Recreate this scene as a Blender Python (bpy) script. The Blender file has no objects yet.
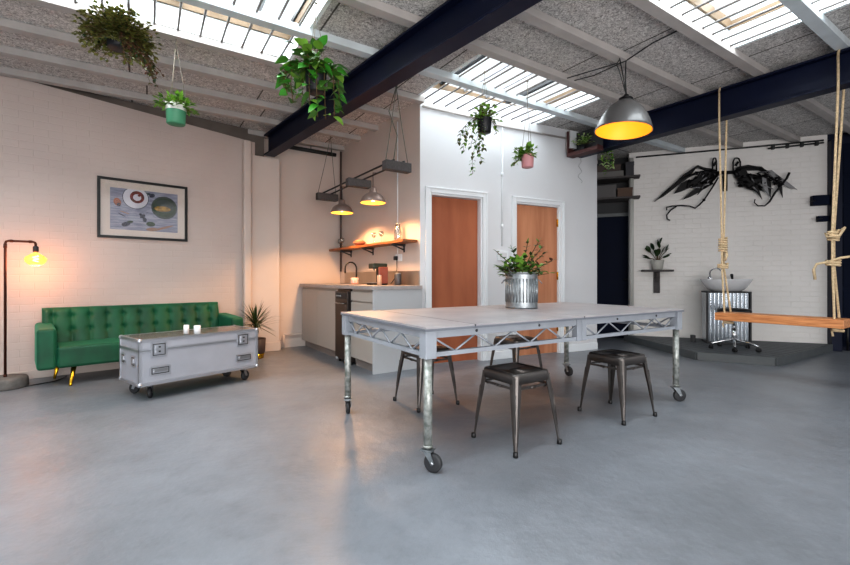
import bpy, math, random
from mathutils import Vector, Matrix
R = random.Random(7)
sc = bpy.context.scene
COL = sc.collection
PI = math.pi
F, HZ, HC = 430.0, 278.0, 1.02      # focal length in pixels, horizon row, camera height

def at(px, py, Y):
    return Vector(((px - 425) / F * Y, Y, HC - (py - HZ) / F * Y))

# ------------------------------------------------------------------ materials
def lin(c):
    return tuple(((v / 255) / 12.92 if v / 255 <= .04045 else ((v / 255 + .055) / 1.055) ** 2.4) for v in c)

MATS = {}
def mat(name, rgb, rough=.6, metal=0., var=.0, vscale=6., bump=0., bscale=40., spec=.5, coat=0., emit=None, es=0., alpha=None, rgb2=None, stretch=(1, 1, 1)):
    if name in MATS: return MATS[name]
    m = bpy.data.materials.new(name); m.use_nodes = True
    nt = m.node_tree; b = nt.nodes['Principled BSDF']
    c = lin(rgb)
    b.inputs['Base Color'].default_value = (*c, 1)
    b.inputs['Roughness'].default_value = rough
    b.inputs['Metallic'].default_value = metal
    b.inputs['Specular IOR Level'].default_value = spec
    b.inputs['Coat Weight'].default_value = coat
    tc = mp = None
    if var or bump:
        tc = nt.nodes.new('ShaderNodeTexCoord'); mp = nt.nodes.new('ShaderNodeMapping')
        mp.inputs['Scale'].default_value = stretch
        nt.links.new(tc.outputs['Object'], mp.inputs[0])
    if var:
        n = nt.nodes.new('ShaderNodeTexNoise'); n.inputs['Scale'].default_value = vscale; n.inputs['Detail'].default_value = 5
        nt.links.new(mp.outputs[0], n.inputs['Vector'])
        r = nt.nodes.new('ShaderNodeValToRGB')
        c2 = lin(rgb2) if rgb2 else tuple(v * (1 - var) for v in c)
        r.color_ramp.elements[0].position = .35; r.color_ramp.elements[1].position = .65
        r.color_ramp.elements[0].color = (*c2, 1); r.color_ramp.elements[1].color = (*c, 1)
        nt.links.new(n.outputs[0], r.inputs[0]); nt.links.new(r.outputs[0], b.inputs['Base Color'])
    if bump:
        n = nt.nodes.new('ShaderNodeTexNoise'); n.inputs['Scale'].default_value = bscale; n.inputs['Detail'].default_value = 4
        nt.links.new(mp.outputs[0], n.inputs['Vector'])
        bp = nt.nodes.new('ShaderNodeBump'); bp.inputs['Strength'].default_value = bump; bp.inputs['Distance'].default_value = .01
        nt.links.new(n.outputs[0], bp.inputs['Height']); nt.links.new(bp.outputs[0], b.inputs['Normal'])
    if emit:
        b.inputs['Emission Color'].default_value = (*lin(emit), 1); b.inputs['Emission Strength'].default_value = es
    if alpha is not None:
        b.inputs['Alpha'].default_value = alpha
    MATS[name] = m
    return m

def brick_mat(name, rgb, strength=.35, rough=.55):
    m = mat(name, rgb, rough, var=.07, vscale=1.5)
    nt = m.node_tree; b = nt.nodes['Principled BSDF']
    tc = nt.nodes.new('ShaderNodeTexCoord'); sx = nt.nodes.new('ShaderNodeSeparateXYZ'); cx = nt.nodes.new('ShaderNodeCombineXYZ')
    nt.links.new(tc.outputs['Object'], sx.inputs[0])
    nt.links.new(sx.outputs[0], cx.inputs[0]); nt.links.new(sx.outputs[2], cx.inputs[1])
    br = nt.nodes.new('ShaderNodeTexBrick')
    br.inputs['Scale'].default_value = 1; br.inputs['Brick Width'].default_value = .225; br.inputs['Row Height'].default_value = .075
    br.inputs['Mortar Size'].default_value = .006; br.inputs['Mortar Smooth'].default_value = 1
    nt.links.new(cx.outputs[0], br.inputs[0])
    no = nt.nodes.new('ShaderNodeTexNoise'); no.inputs['Scale'].default_value = 14; no.inputs['Detail'].default_value = 5; nt.links.new(tc.outputs['Object'], no.inputs[0])
    inv = nt.nodes.new('ShaderNodeMath'); inv.operation = 'MULTIPLY_ADD'; inv.inputs[1].default_value = -1; 
    nt.links.new(br.outputs['Fac'], inv.inputs[0]); nt.links.new(no.outputs[0], inv.inputs[2])
    bp = nt.nodes.new('ShaderNodeBump'); bp.inputs['Strength'].default_value = strength; bp.inputs['Distance'].default_value = .006
    nt.links.new(inv.outputs[0], bp.inputs['Height']); nt.links.new(bp.outputs[0], b.inputs['Normal'])
    return m

def floor_mat():
    m = bpy.data.materials.new('painted_concrete'); m.use_nodes = True
    nt = m.node_tree; b = nt.nodes['Principled BSDF']; L = nt.links.new
    tc = nt.nodes.new('ShaderNodeTexCoord')
    n1 = nt.nodes.new('ShaderNodeTexNoise'); n1.inputs['Scale'].default_value = .9; n1.inputs['Detail'].default_value = 6; n1.inputs['Roughness'].default_value = .6
    n2 = nt.nodes.new('ShaderNodeTexNoise'); n2.inputs['Scale'].default_value = 9; n2.inputs['Detail'].default_value = 8; n2.inputs['Roughness'].default_value = .7
    for n in (n1, n2): L(tc.outputs['Object'], n.inputs[0])
    r1 = nt.nodes.new('ShaderNodeValToRGB')
    r1.color_ramp.elements[0].position = .3; r1.color_ramp.elements[0].color = (*lin((104, 107, 112)), 1)
    r1.color_ramp.elements[1].position = .7; r1.color_ramp.elements[1].color = (*lin((130, 134, 141)), 1)
    L(n1.outputs[0], r1.inputs[0])
    r2 = nt.nodes.new('ShaderNodeValToRGB')
    r2.color_ramp.elements[0].position = .24; r2.color_ramp.elements[0].color = (.82, .82, .82, 1)
    r2.color_ramp.elements[1].position = .52; r2.color_ramp.elements[1].color = (1, 1, 1, 1)
    L(n2.outputs[0], r2.inputs[0])
    mx = nt.nodes.new('ShaderNodeMix'); mx.data_type = 'RGBA'; mx.blend_type = 'MULTIPLY'; mx.inputs[0].default_value = 1
    L(r1.outputs[0], mx.inputs[6]); L(r2.outputs[0], mx.inputs[7]); L(mx.outputs[2], b.inputs['Base Color'])
    rr = nt.nodes.new('ShaderNodeMapRange'); rr.inputs[3].default_value = .27; rr.inputs[4].default_value = .46
    L(n2.outputs[0], rr.inputs[0]); L(rr.outputs[0], b.inputs['Roughness'])
    n3 = nt.nodes.new('ShaderNodeTexNoise'); n3.inputs['Scale'].default_value = 5; n3.inputs['Detail'].default_value = 9; n3.inputs['Roughness'].default_value = .62
    L(tc.outputs['Object'], n3.inputs[0])
    bp = nt.nodes.new('ShaderNodeBump'); bp.inputs['Strength'].default_value = .35; bp.inputs['Distance'].default_value = .02
    L(n3.outputs[0], bp.inputs['Height']); L(bp.outputs[0], b.inputs['Normal'])
    return m

def ceiling_mat():
    m = bpy.data.materials.new('woodwool_panel'); m.use_nodes = True
    nt = m.node_tree; b = nt.nodes['Principled BSDF']; L = nt.links.new
    b.inputs['Roughness'].default_value = .95
    tc = nt.nodes.new('ShaderNodeTexCoord')
    n = nt.nodes.new('ShaderNodeTexNoise'); n.inputs['Scale'].default_value = 38; n.inputs['Detail'].default_value = 6; n.inputs['Roughness'].default_value = .75; n.inputs['Distortion'].default_value = 1.5
    L(tc.outputs['Object'], n.inputs[0])
    r = nt.nodes.new('ShaderNodeValToRGB')
    r.color_ramp.elements[0].position = .36; r.color_ramp.elements[0].color = (*lin((116, 113, 111)), 1)
    r.color_ramp.elements[1].position = .60; r.color_ramp.elements[1].color = (*lin((232, 229, 226)), 1)
    L(n.outputs[0], r.inputs[0])
    # dark butt joints between boards, staggered from one joist bay to the next
    sx = nt.nodes.new('ShaderNodeSeparateXYZ'); cx = nt.nodes.new('ShaderNodeCombineXYZ'); L(tc.outputs['Object'], sx.inputs[0])
    L(sx.outputs[0], cx.inputs[0]); L(sx.outputs[1], cx.inputs[1])
    br = nt.nodes.new('ShaderNodeTexBrick'); br.inputs['Scale'].default_value = 1; br.inputs['Brick Width'].default_value = 1.2
    br.inputs['Row Height'].default_value = .58; br.inputs['Mortar Size'].default_value = .008; br.offset = .12
    br.inputs['Color1'].default_value = (1, 1, 1, 1); br.inputs['Color2'].default_value = (.9, .9, .9, 1); br.inputs['Mortar'].default_value = (.16, .15, .14, 1)
    L(cx.outputs[0], br.inputs[0])
    mx = nt.nodes.new('ShaderNodeMix'); mx.data_type = 'RGBA'; mx.blend_type = 'MULTIPLY'; mx.inputs[0].default_value = 1
    L(r.outputs[0], mx.inputs[6]); L(br.outputs[0], mx.inputs[7]); L(mx.outputs[2], b.inputs['Base Color'])
    bp = nt.nodes.new('ShaderNodeBump'); bp.inputs['Strength'].default_value = .8; bp.inputs['Distance'].default_value = .01
    L(n.outputs[0], bp.inputs['Height']); L(bp.outputs[0], b.inputs['Normal'])
    return m

def glass_mat(name, tint=(1, 1, 1), gloss=.12, rough=.02):
    m = bpy.data.materials.new(name); m.use_nodes = True
    nt = m.node_tree; nt.nodes.clear(); L = nt.links.new
    o = nt.nodes.new('ShaderNodeOutputMaterial'); mx = nt.nodes.new('ShaderNodeMixShader')
    t = nt.nodes.new('ShaderNodeBsdfTransparent'); g = nt.nodes.new('ShaderNodeBsdfGlossy')
    t.inputs[0].default_value = (*tint, 1); g.inputs['Roughness'].default_value = rough
    mx.inputs[0].default_value = gloss
    L(t.outputs[0], mx.inputs[1]); L(g.outputs[0], mx.inputs[2]); L(mx.outputs[0], o.inputs[0])
    return m

def wood_mat(name, a, b_, scale=3., stretch=(1, 12, 12), rough=.5, bump=.1):
    return mat(name, a, rough, var=1, vscale=scale, rgb2=b_, stretch=stretch, bump=bump, bscale=scale * 2)

# ------------------------------------------------------------------ mesh builder
class MB:
    def __init__(s): s.v = []; s.f = []; s.m = []; s.sm = []
    def add(s, vs, fs, mi=0, smooth=False):
        o = len(s.v); s.v += [tuple(v) for v in vs]
        for f in fs: s.f.append(tuple(i + o for i in f)); s.m.append(mi); s.sm.append(smooth)
        return s
    def hexa(s, p, mi=0):      # 4 bottom (ccw) + 4 top
        return s.add(p, [(0, 3, 2, 1), (4, 5, 6, 7), (0, 1, 5, 4), (1, 2, 6, 5), (2, 3, 7, 6), (3, 0, 4, 7)], mi)
    def box(s, x0, x1, y0, y1, z0, z1, mi=0, M=None):
        if x1 < x0: x0, x1 = x1, x0
        if y1 < y0: y0, y1 = y1, y0
        if z1 < z0: z0, z1 = z1, z0
        p = [Vector(q) for q in ((x0, y0, z0), (x1, y0, z0), (x1, y1, z0), (x0, y1, z0), (x0, y0, z1), (x1, y0, z1), (x1, y1, z1), (x0, y1, z1))]
        if M: p = [M @ q for q in p]
        return s.hexa(p, mi)
    def bar(s, a, b, w, h=None, mi=0, up=(0, 0, 1)):     # rectangular bar
        a, b = Vector(a), Vector(b); d = (b - a).normalized(); u = Vector(up)
        sd = d.cross(u)
        if sd.length < 1e-4: sd = d.cross(Vector((1, 0, 0)))
        sd.normalize(); u = sd.cross(d).normalized(); h = w if h is None else h
        sd *= w / 2; u *= h / 2
        return s.hexa([a - sd - u, a + sd - u, b + sd - u, b - sd - u, a - sd + u, a + sd + u, b + sd + u, b - sd + u], mi)
    def tube(s, pts, r, n=8, mi=0, caps=True, smooth=True, closed=False):
        pts = [Vector(p) for p in pts]; N = len(pts)
        rs = r if isinstance(r, (list, tuple)) else [r] * N
        prev = None; vs = []
        for i, p in enumerate(pts):
            if closed: t = pts[(i + 1) % N] - pts[i - 1]
            else: t = pts[min(i + 1, N - 1)] - pts[max(i - 1, 0)]
            t.normalize()
            if prev is None:
                a = t.orthogonal().normalized()
            else:
                a = prev - t * prev.dot(t)
                a = a.normalized() if a.length > 1e-6 else t.orthogonal().normalized()
            prev = a; b = t.cross(a)
            for k in range(n):
                th = 2 * PI * k / n
                vs.append(p + (a * math.cos(th) + b * math.sin(th)) * rs[i])
        fs = []
        for i in range(N if closed else N - 1):
            j = (i + 1) % N
            for k in range(n):
                k2 = (k + 1) % n
                fs.append((i * n + k, i * n + k2, j * n + k2, j * n + k))
        if caps and not closed:
            fs.append(tuple(range(n - 1, -1, -1))); fs.append(tuple((N - 1) * n + k for k in range(n)))
        return s.add(vs, fs, mi, smooth)
    def lathe(s, prof, n=24, c=(0, 0, 0), mi=0, M=None, smooth=True, close=True):
        vs = []; fs = []
        for r, z in prof:
            for k in range(n):
                th = 2 * PI * k / n
                q = Vector((c[0] + r * math.cos(th), c[1] + r * math.sin(th), c[2] + z))
                vs.append(M @ q if M else q)
        for i in range(len(prof) - 1):
            for k in range(n):
                k2 = (k + 1) % n
                fs.append((i * n + k, i * n + k2, (i + 1) * n + k2, (i + 1) * n + k))
        if close:
            if prof[0][0] > 1e-5: fs.append(tuple(range(n - 1, -1, -1)))
            if prof[-1][0] > 1e-5: fs.append(tuple((len(prof) - 1) * n + k for k in range(n)))
        return s.add(vs, fs, mi, smooth)
    def prism(s, poly, z0, z1, mi=0, M=None):
        n = len(poly)
        vs = [Vector((x, y, z0)) for x, y in poly] + [Vector((x, y, z1)) for x, y in poly]
        if M: vs = [M @ v for v in vs]
        fs = [tuple(range(n - 1, -1, -1)), tuple(range(n, 2 * n))] + [(i, (i + 1) % n, n + (i + 1) % n, n + i) for i in range(n)]
        return s.add(vs, fs, mi)
    def sphere(s, c, r, n=10, mi=0, sz=1., sx=1.):
        prof = [(max(1e-6, r * math.sin(PI * i / (n // 2 + 2))) * sx, -r * sz * math.cos(PI * i / (n // 2 + 2))) for i in range(n // 2 + 3)]
        return s.lathe(prof, n, c, mi, close=False)
    def leaf(s, p, d, L, W, droop=.3, mi=0, prof=((0, .06), (.25, .85), (.5, 1), (.78, .6), (1, .02)), fold=.25, twist=None):
        p, d = Vector(p), Vector(d).normalized()
        up = Vector((0, 0, 1)); sd = d.cross(up)
        if sd.length < .05: sd = Vector((1, 0, 0))
        sd.normalize()
        if twist: sd = Matrix.Rotation(twist, 3, d) @ sd
        nn = sd.cross(d).normalized()
        vs = []; k = len(prof)
        for t, w in prof:
            c = p + d * L * t + Vector((0, 0, -droop * L * t * t))
            vs += [c - sd * W * w / 2 + nn * fold * W * w / 2, c, c + sd * W * w / 2 + nn * fold * W * w / 2]
        fs = []
        for i in range(k - 1):
            a = i * 3; fs += [(a, a + 1, a + 4, a + 3), (a + 1, a + 2, a + 5, a + 4)]
        return s.add(vs, fs, mi, True)
    def build(s, name, mats, parent=None, loc=(0, 0, 0), rz=0., bevel=0., seg=2, sub=0):
        me = bpy.data.meshes.new(name); me.from_pydata(s.v, [], s.f)
        mats = mats if isinstance(mats, (list, tuple)) else [mats]
        for m in mats: me.materials.append(m)
        for i, p in enumerate(me.polygons): p.material_index = s.m[i]; p.use_smooth = s.sm[i]
        me.validate(); me.update()
        o = bpy.data.objects.new(name, me); COL.objects.link(o)
        o.location = loc; o.rotation_euler = (0, 0, rz)
        if parent: o.parent = parent
        if bevel:
            b = o.modifiers.new('bevel', 'BEVEL'); b.width = bevel; b.segments = seg; b.limit_method = 'ANGLE'; b.angle_limit = math.radians(40)
            for p in me.polygons: p.use_smooth = True
            b.harden_normals = True
        if sub:
            b = o.modifiers.new('sub', 'SUBSURF'); b.levels = sub; b.render_levels = sub
        return o

def tag(o, label, cat, group=None):
    o['label'] = label; o['category'] = cat
    if group: o['group'] = group
    return o
def thing(name, label, cat, loc=(0, 0, 0), rz=0., group=None):
    o = bpy.data.objects.new(name, None); COL.objects.link(o); o.empty_display_size = .1
    o.location = loc; o.rotation_euler = (0, 0, rz)
    return tag(o, label, cat, group)
def struct(o, label=None):
    o['kind'] = 'structure'
    if label: o['label'] = label
    return o
def dup(root, loc, rz, label, group=None):
    r = root.copy(); COL.objects.link(r); r.location = loc; r.rotation_euler = (0, 0, rz); r['label'] = label
    if group: r['group'] = group
    for ch in list(root.children):
        c = ch.copy(); COL.objects.link(c); c.parent = r
        for g in list(ch.children):
            d = g.copy(); COL.objects.link(d); d.parent = c
    return r

# ------------------------------------------------------------------ palette
M_floor = floor_mat(); M_ceil = ceiling_mat()
M_brickL = brick_mat('painted_brick_warm', (194, 180, 174), .33)
M_brickR = brick_mat('painted_brick_white', (228, 225, 222), .5)
M_plaster = mat('plaster_warm', (200, 188, 181), .6, var=.05, vscale=2)
M_white = mat('plaster_white', (208, 209, 212), .55, var=.03, vscale=2)
M_trim = mat('white_gloss_paint', (218, 221, 224), .35)
M_joist = mat('joist_paint', (176, 171, 168), .7, var=.12, vscale=5)
M_wellwhite = mat('well_white_paint', (228, 234, 236), .5, var=.04, vscale=4)
M_timber = mat('bare_timber', (112, 92, 70), .7, var=.25, vscale=6)
M_navy = mat('navy_paint', (11, 20, 46), .45, var=.2, vscale=3, spec=.3)
M_navy2 = mat('navy_door_paint', (10, 20, 42), .6, var=.15, vscale=3, spec=.12)
M_black = mat('black_plastic', (20, 20, 22), .4)
M_blackp = mat('black_pot', (24, 25, 30), .5)
M_steel = mat('brushed_steel', (170, 172, 176), .32, 1)
M_chrome = mat('chrome', (205, 207, 210), .12, 1)
M_galv = mat('galvanised', (160, 166, 170), .4, .85, var=.3, vscale=22)
M_pipe = mat('galvanised_tube', (178, 180, 178), .42, .45, var=.5, vscale=30, rgb2=(120, 126, 120))
M_truss = mat('truss_paint', (152, 157, 165), .42, .1, var=.1, vscale=8)
M_ttop = mat('tabletop_grey', (158, 154, 155), .42, var=.10, vscale=4, rgb2=(142, 139, 143))
M_tedge = mat('tabletop_edge', (104, 108, 116), .5)
M_gun = mat('gunmetal', (96, 92, 90), .36, .75, var=.25, vscale=8)
M_rubber = mat('rubber', (44, 45, 48), .6)
M_velvet = mat('green_velvet', (2, 84, 54), .6, var=.35, vscale=5, rgb2=(1, 62, 40))
M_velvet.node_tree.nodes['Principled BSDF'].inputs['Sheen Weight'].default_value = .25
M_velvet.node_tree.nodes['Principled BSDF'].inputs['Sheen Tint'].default_value = (.15, .8, .5, 1)
M_gold = mat('gold_metal', (214, 170, 50), .25, 1)
M_case = mat('case_silver', (172, 175, 184), .42, .35, var=.08, vscale=6)
M_caseedge = mat('case_edge_aluminium', (196, 199, 206), .28, .9)
M_casetop = mat('case_top_dark', (92, 84, 80), .18, .2, var=.2, vscale=3)
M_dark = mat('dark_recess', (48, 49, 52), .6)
M_rust = mat('copper_pipe_brown', (92, 52, 40), .4, .7, var=.3, vscale=12)
M_conc = mat('concrete_base', (112, 108, 104), .85, var=.3, vscale=20, bump=.4, bscale=60)
M_door1 = wood_mat('door_brown', (165, 98, 66), (146, 82, 54), 3.2, (2, 2, .35), .5, .03)
M_door2 = wood_mat('door_tan', (192, 134, 100), (172, 114, 82), 4., (3, 3, .3), .5, .03)
M_wood = wood_mat('shelf_wood', (150, 96, 56), (104, 64, 38), 5, (1, 8, 8), .5, .2)
M_plank = wood_mat('swing_plank_wood', (208, 146, 96), (166, 104, 62), 6, (1, 7, 10), .5, .25)
M_rope = mat('rope', (218, 194, 158), .9, var=.3, vscale=60, bump=.8, bscale=160)
M_darkwood = mat('weathered_dark_wood', (84, 80, 80), .75, var=.35, vscale=14, stretch=(1, 6, 6), bump=.3)
M_cab = mat('cabinet_front', (168, 162, 156), .4)
M_cabend = mat('cabinet_end_grey', (178, 180, 183), .45)
M_plinth = mat('cabinet_plinth', (140, 132, 128), .5)
M_counter = mat('worktop', (166, 158, 156), .35, var=.15, vscale=18)
M_appl = mat('appliance_dark', (58, 52, 50), .3, .5)
M_deck = mat('platform_deck_grey', (92, 96, 100), .6, var=.15, vscale=5)
M_white_cer = mat('ceramic', (206, 206, 208), .2, coat=.4)
M_shade = mat('lamp_shade_grey', (80, 78, 78), .42, 0, coat=.3)
M_shade_in = mat('shade_inside_yellow', (228, 160, 40), .5, emit=(255, 160, 40), es=.30)
M_shade_k = mat('aged_metal_shade', (150, 130, 122), .38, .4, var=.2, vscale=14)
M_shade_kin = mat('shade_inside_lit', (250, 200, 90), .5, emit=(255, 190, 70), es=1.6)
M_bulb = mat('bulb_glow', (255, 220, 150), .3, emit=(255, 205, 120), es=14)
M_amber = mat('amber_glass', (255, 176, 84), .1, emit=(255, 160, 70), es=.75, alpha=.5)
M_glass = glass_mat('clear_glass', (.98, 1, 1), .06)
M_ware = glass_mat('glassware', (.86, .88, .88), .22, .05)
M_pinkpot = mat('pink_pot', (196, 142, 146), .5)
M_greenpot = mat('green_pot', (76, 140, 108), .5)
M_whitepot = mat('white_glaze', (222, 222, 216), .4)
M_cord = mat('twine', (120, 112, 100), .8)
M_cable = mat('dark_cable', (38, 40, 40), .6)
M_soil = mat('soil', (48, 36, 28), .95)
L_dark = mat('leaf_dark', (44, 70, 34), .5, var=.4, vscale=9)
L_mid = mat('leaf_mid', (70, 118, 44), .45, var=.35, vscale=9)
L_light = mat('leaf_light', (124, 168, 66), .45, var=.3, vscale=9)
L_olive = mat('leaf_olive', (92, 96, 40), .55, var=.4, vscale=12)
L_brown = mat('leaf_bronze', (112, 74, 58), .55, var=.3, vscale=9)
M_stem = mat('stem_brown', (92, 72, 44), .8)
M_boxes = mat('stored_boxes', (74, 72, 72), .8, var=.3, vscale=5)
M_sculpt = mat('black_scrap_metal', (26, 25, 27), .42, .5, var=.3, vscale=20)
M_sculpt2 = mat('grey_scrap_metal', (128, 128, 130), .4, .6)

# ------------------------------------------------------------------ directions of the building
J = Vector((.8397, .5430, 0)); JA = math.atan2(.5430, .8397)       # joists
S = Vector((-.5430, .8397, 0))
def ts(t, s): return J * t + S * s

# floor
b = MB(); b.box(-9, 14, -5, 12, -.12, 0); struct(b.build('floor', M_floor))

def wall(name, p0, d, L, z0, z1, thick, m, openings=(), ztop=None, label=None):
    """wall panel: local x along d from p0, local y 0..thick away from the room"""
    d = Vector((d[0], d[1], 0)).normalized(); rz = math.atan2(d.y, d.x)
    b = MB(); x = 0
    for a0, a1, h in sorted(openings):
        b.box(x, a0, 0, thick, z0, z1); b.box(a0, a1, 0, thick, h, z1); x = a1
    if ztop:
        b.hexa([(x, 0, z0), (L, 0, z0), (L, thick, z0), (x, thick, z0), (x, 0, z1), (L, 0, ztop), (L, thick, ztop), (x, thick, z1)])
    else:
        b.box(x, L, 0, thick, z0, z1)
    return struct(b.build(name, m, loc=(p0[0], p0[1], 0), rz=rz), label)

CZ = 3.06
# left wall (sofa wall)
WL0 = Vector((-4.02, 4.33, 0)); WLd = Vector((.7357, .6774, 0)); WLn = Vector((.6774, -.7357, 0))
def WL(t, off=0, z=0): q = WL0 + WLd * t + WLn * off; return Vector((q.x, q.y, z))
WLA = math.atan2(WLd.y, WLd.x)
p = WL(-3.2)
wall('wall_left', p, WLd, 3.2 + 2.30, 0, 3.21, .15, M_brickL, ztop=2.875)
b = MB(); b.box(-3.2, 2.45, .06, .14, 2.6, CZ); struct(b.build('trim_1', mat('wall_plate_gap_shade', (116, 107, 101), .8, var=.3, vscale=3), loc=WL0, rz=WLA))  # board closing the gap above the wall; dark tone stands in for its shadow
b = MB(); b.box(-3.2, 2.28, -.02, -.001, 0, .085); struct(b.build('baseboard_left', M_plaster, loc=WL0, rz=WLA, bevel=.004))
# pilaster under the beam
PR = Vector((-2.05, 6.06, 0))
b = MB(); b.box(-.367, 0, 0, .32, 0, 2.70); b.box(-.375, .008, -.014, 0, 0, .125); b.box(0, .014, -.014, .2, 0, .125)
struct(b.build('pilaster', M_plaster, loc=PR, rz=JA, bevel=.006), 'painted brick pilaster carrying the end of the long navy beam')
b = MB(); b.box(-.12, -.02, -.10, -.002, 0, 2.86); struct(b.build('trim_2', M_plaster, loc=WL(2.24), rz=WLA, bevel=.02))
# alcove wall behind the kitchen
A0 = Vector((-2.12, 6.28, 0)) - J * .35
wall('wall_back', A0, J, .35 + .9275, 0, CZ, .15, M_plaster)
b = MB(); b.box(.36, 1.22, -.018, -.001, 0, .13); struct(b.build('baseboard_back', M_plaster, loc=A0, rz=JA, bevel=.004))
# kitchen side wall
K0 = Vector((-1.341, 6.784, 0)); K1 = Vector((-.057, 4.927, 0)); Kd = (K1 - K0).normalized(); KL = (K1 - K0).length; KA = math.atan2(Kd.y, Kd.x)
Kn = Vector((-.8226, -.5687, 0))
def KP(x, off, z=0): q = K0 + Kd * x + Kn * off; return Vector((q.x, q.y, z))
wall('wall_kitchen', K0, Kd, KL - .0, 0, CZ, .12, M_plaster)
# wall with the two doors
D0 = K1.copy(); Dd = Vector((.898, .4403, 0)).normalized(); DA = math.atan2(Dd.y, Dd.x); DL = 2.81
D_open = [(.13, .85, 2.01), (1.36, 2.11, 2.0)]
wall('wall_doors', D0, Dd, DL, 0, CZ, .12, M_white, D_open)
b = MB(); b.box(0.0, 1.70, 0.0, .12, CZ + .0005, CZ + .17); struct(b.build('trim_4', M_white, loc=D0, rz=DA))
def DP(a, off=0, z=0):
    n = Vector((Dd.y, -Dd.x, 0)); q = D0 + Dd * a + n * off; return Vector((q.x, q.y, z))
for i, (a0, a1, h) in enumerate(D_open):
    dr = thing('door_%d' % (i + 1), ['brown flush timber door beside the kitchenette counter', 'lighter tan timber door nearer the navy beam end'][i], 'door', D0, DA)
    dr['kind'] = 'structure'
    b = MB(); w = .068
    b.box(a0 - w, a0, -.018, .0, 0, h + w); b.box(a1, a1 + w, -.018, 0, 0, h + w); b.box(a0, a1, -.018, 0, h, h + w)
    b.box(a0 - w, a0 - w + .02, -.026, -.018, 0, h + w); b.box(a1 + w - .02, a1 + w, -.026, -.018, 0, h + w); b.box(a0 - w, a1 + w, -.026, -.018, h + w - .02, h + w)
    b.box(a0, a0 + .022, 0, .11, 0, h); b.box(a1 - .022, a1, 0, .11, 0, h); b.box(a0 + .022, a1 - .022, 0, .11, h - .022, h)
    b.build('door_frame', M_trim, dr, bevel=.003)
    b = MB(); yy = (.07, .03)[i]
    b.box(a0 + .025, a1 - .025, yy, yy + .04, .008, h - .026); b.build('door_leaf', (M_door1, M_door2)[i], dr, bevel=.002)
    if i:
        for z in (.3, 1.0, 1.72):
            b = MB(); b.box(a1 - .034, a1 - .012, .018, .032, z, z + .1); b.tube([(a1 - .023, .015, z - .005), (a1 - .023, .015, z + .105)], .007); b.build('hinge', M_gold, dr)
b = MB()
for a0, a1 in ((0, .06), (.92, 1.29), (2.18, DL)): b.box(a0, a1, -.016, -.001, 0, .1)
struct(b.build('baseboard_doors', M_trim, loc=D0, rz=DA, bevel=.004))
# return wall of the room with the doors, passage end wall
DE = DP(DL)
PB0 = Vector((2.86, 7.52, 0))
v = (PB0 - DE)
b = wall('wall_passage', DE + Vector((-.02, .0, 0)), v, v.length, 0, CZ, .1, M_white)
# wings wall
WW0 = Vector((3.335, 7.03, 0)); WWd = Vector((.9335, -.3585, 0)); WWA = math.atan2(WWd.y, WWd.x); WWL = 2.555
def WW(x, off=0, z=0):
    n = Vector((WWd.y, -WWd.x, 0)); q = WW0 + WWd * x + n * off; return Vector((q.x, q.y, z))
def ww_px(px, py, off=0.):
    """point on the wings wall seen at photograph pixel"""
    u = (px - 425) / F; n = Vector((WWd.y, -WWd.x, 0)); o = WW0 + n * off
    x = (u * o.y - o.x) / (WWd.x - u * WWd.y); q = o + WWd * x
    return Vector((x, -off, HC + (HZ - py) * q.y / F))
wall('wall_right', WW0, WWd, WWL, 0, CZ, .15, M_brickR)
# passage back with navy door
q0 = Vector((2.84, 7.50, 0))
wall('wall_passage_end', q0, WWd, .98, 0, CZ, .1, M_dark)
nd = thing('door_3', 'dark navy door at the end of the passage', 'door', (q0.x, q0.y, 0), WWA); nd['kind'] = 'structure'
b = MB(); b.box(.02, .70, -.05, -.005, .01, 2.06); b.build('door_leaf', M_navy2, nd, bevel=.003)
b = MB(); b.box(.70, .76, -.07, -.005, 0, 2.12); b.box(-.03, .76, -.07, -.005, 2.06, 2.12); b.build('door_frame', mat('grey_frame', (92, 96, 98), .5), nd, bevel=.004)
b = MB(); b.tube([(.64, -.10, 1.0), (.56, -.10, 1.0)], .01); b.tube([(.64, -.05, 1.0), (.64, -.10, 1.0)], .012); b.build('door_handle', M_black, nd)
# navy shutter bay right of the wings wall
wall('wall_far_right', WW(WWL + .0), WWd, 3.5, 0, CZ, .15, M_navy)
sh = thing('door_4', 'tall navy panelled steel door beside the white brick wall', 'door', WW(WWL), WWA); sh['kind'] = 'structure'
b = MB(); b.box(0, .12, -.12, -.0, 0, 2.95); b.box(.62, .70, -.1, 0, 0, 2.95); b.build('door_post', M_navy, sh, bevel=.006)
b = MB(); b.box(.12, .62, -.05, -.004, .06, 2.9)
for k in range(7): b.box(.15, .60, -.062, -.05, .12 + k * .39, .12 + k * .39 + .33)
b.build('door_leaf', M_navy2, sh, bevel=.004)
b = MB(); b.box(.34, .37, -.075, -.05, .1, 2.8); b.build('door_edge_strip', mat('door_green_strip', (128, 160, 150), .5), sh)
b = MB(); b.tube([(.16, -.15, .12), (1.2, -.15, .12)], .014); b.tube([(.16, -.15, .02), (.16, -.15, .42)], .014); b.tube([(.30, -.15, .02), (.30, -.15, .2)], .014)
tag(b.build('guard_rail', M_black, loc=WW(WWL), rz=WWA), 'low black metal guard rail in front of the navy door', 'rail')
for (z, x0, nm, lb) in ((2.12, -.20, 'closer_box', 'navy box bracket fixed at the upper edge of the white brick wall'), (1.86, -.13, 'latch_box', 'small dark latch box just under the navy box bracket')):
    o = thing(nm, lb, 'bracket', WW(WWL, 0, z), WWA)
    b = MB(); b.box(x0, -.01, -.1, -.004, -.07, .07) if z > 2 else b.box(x0, -.01, -.07, -.004, -.04, .04)
    b.build('body', M_navy2, o, bevel=.008)
    b = MB(); b.tube([(x0 + .03, -.10, 0), (x0 - .04, -.12, -.02)], .008); b.build('arm', M_black, o)
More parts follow.
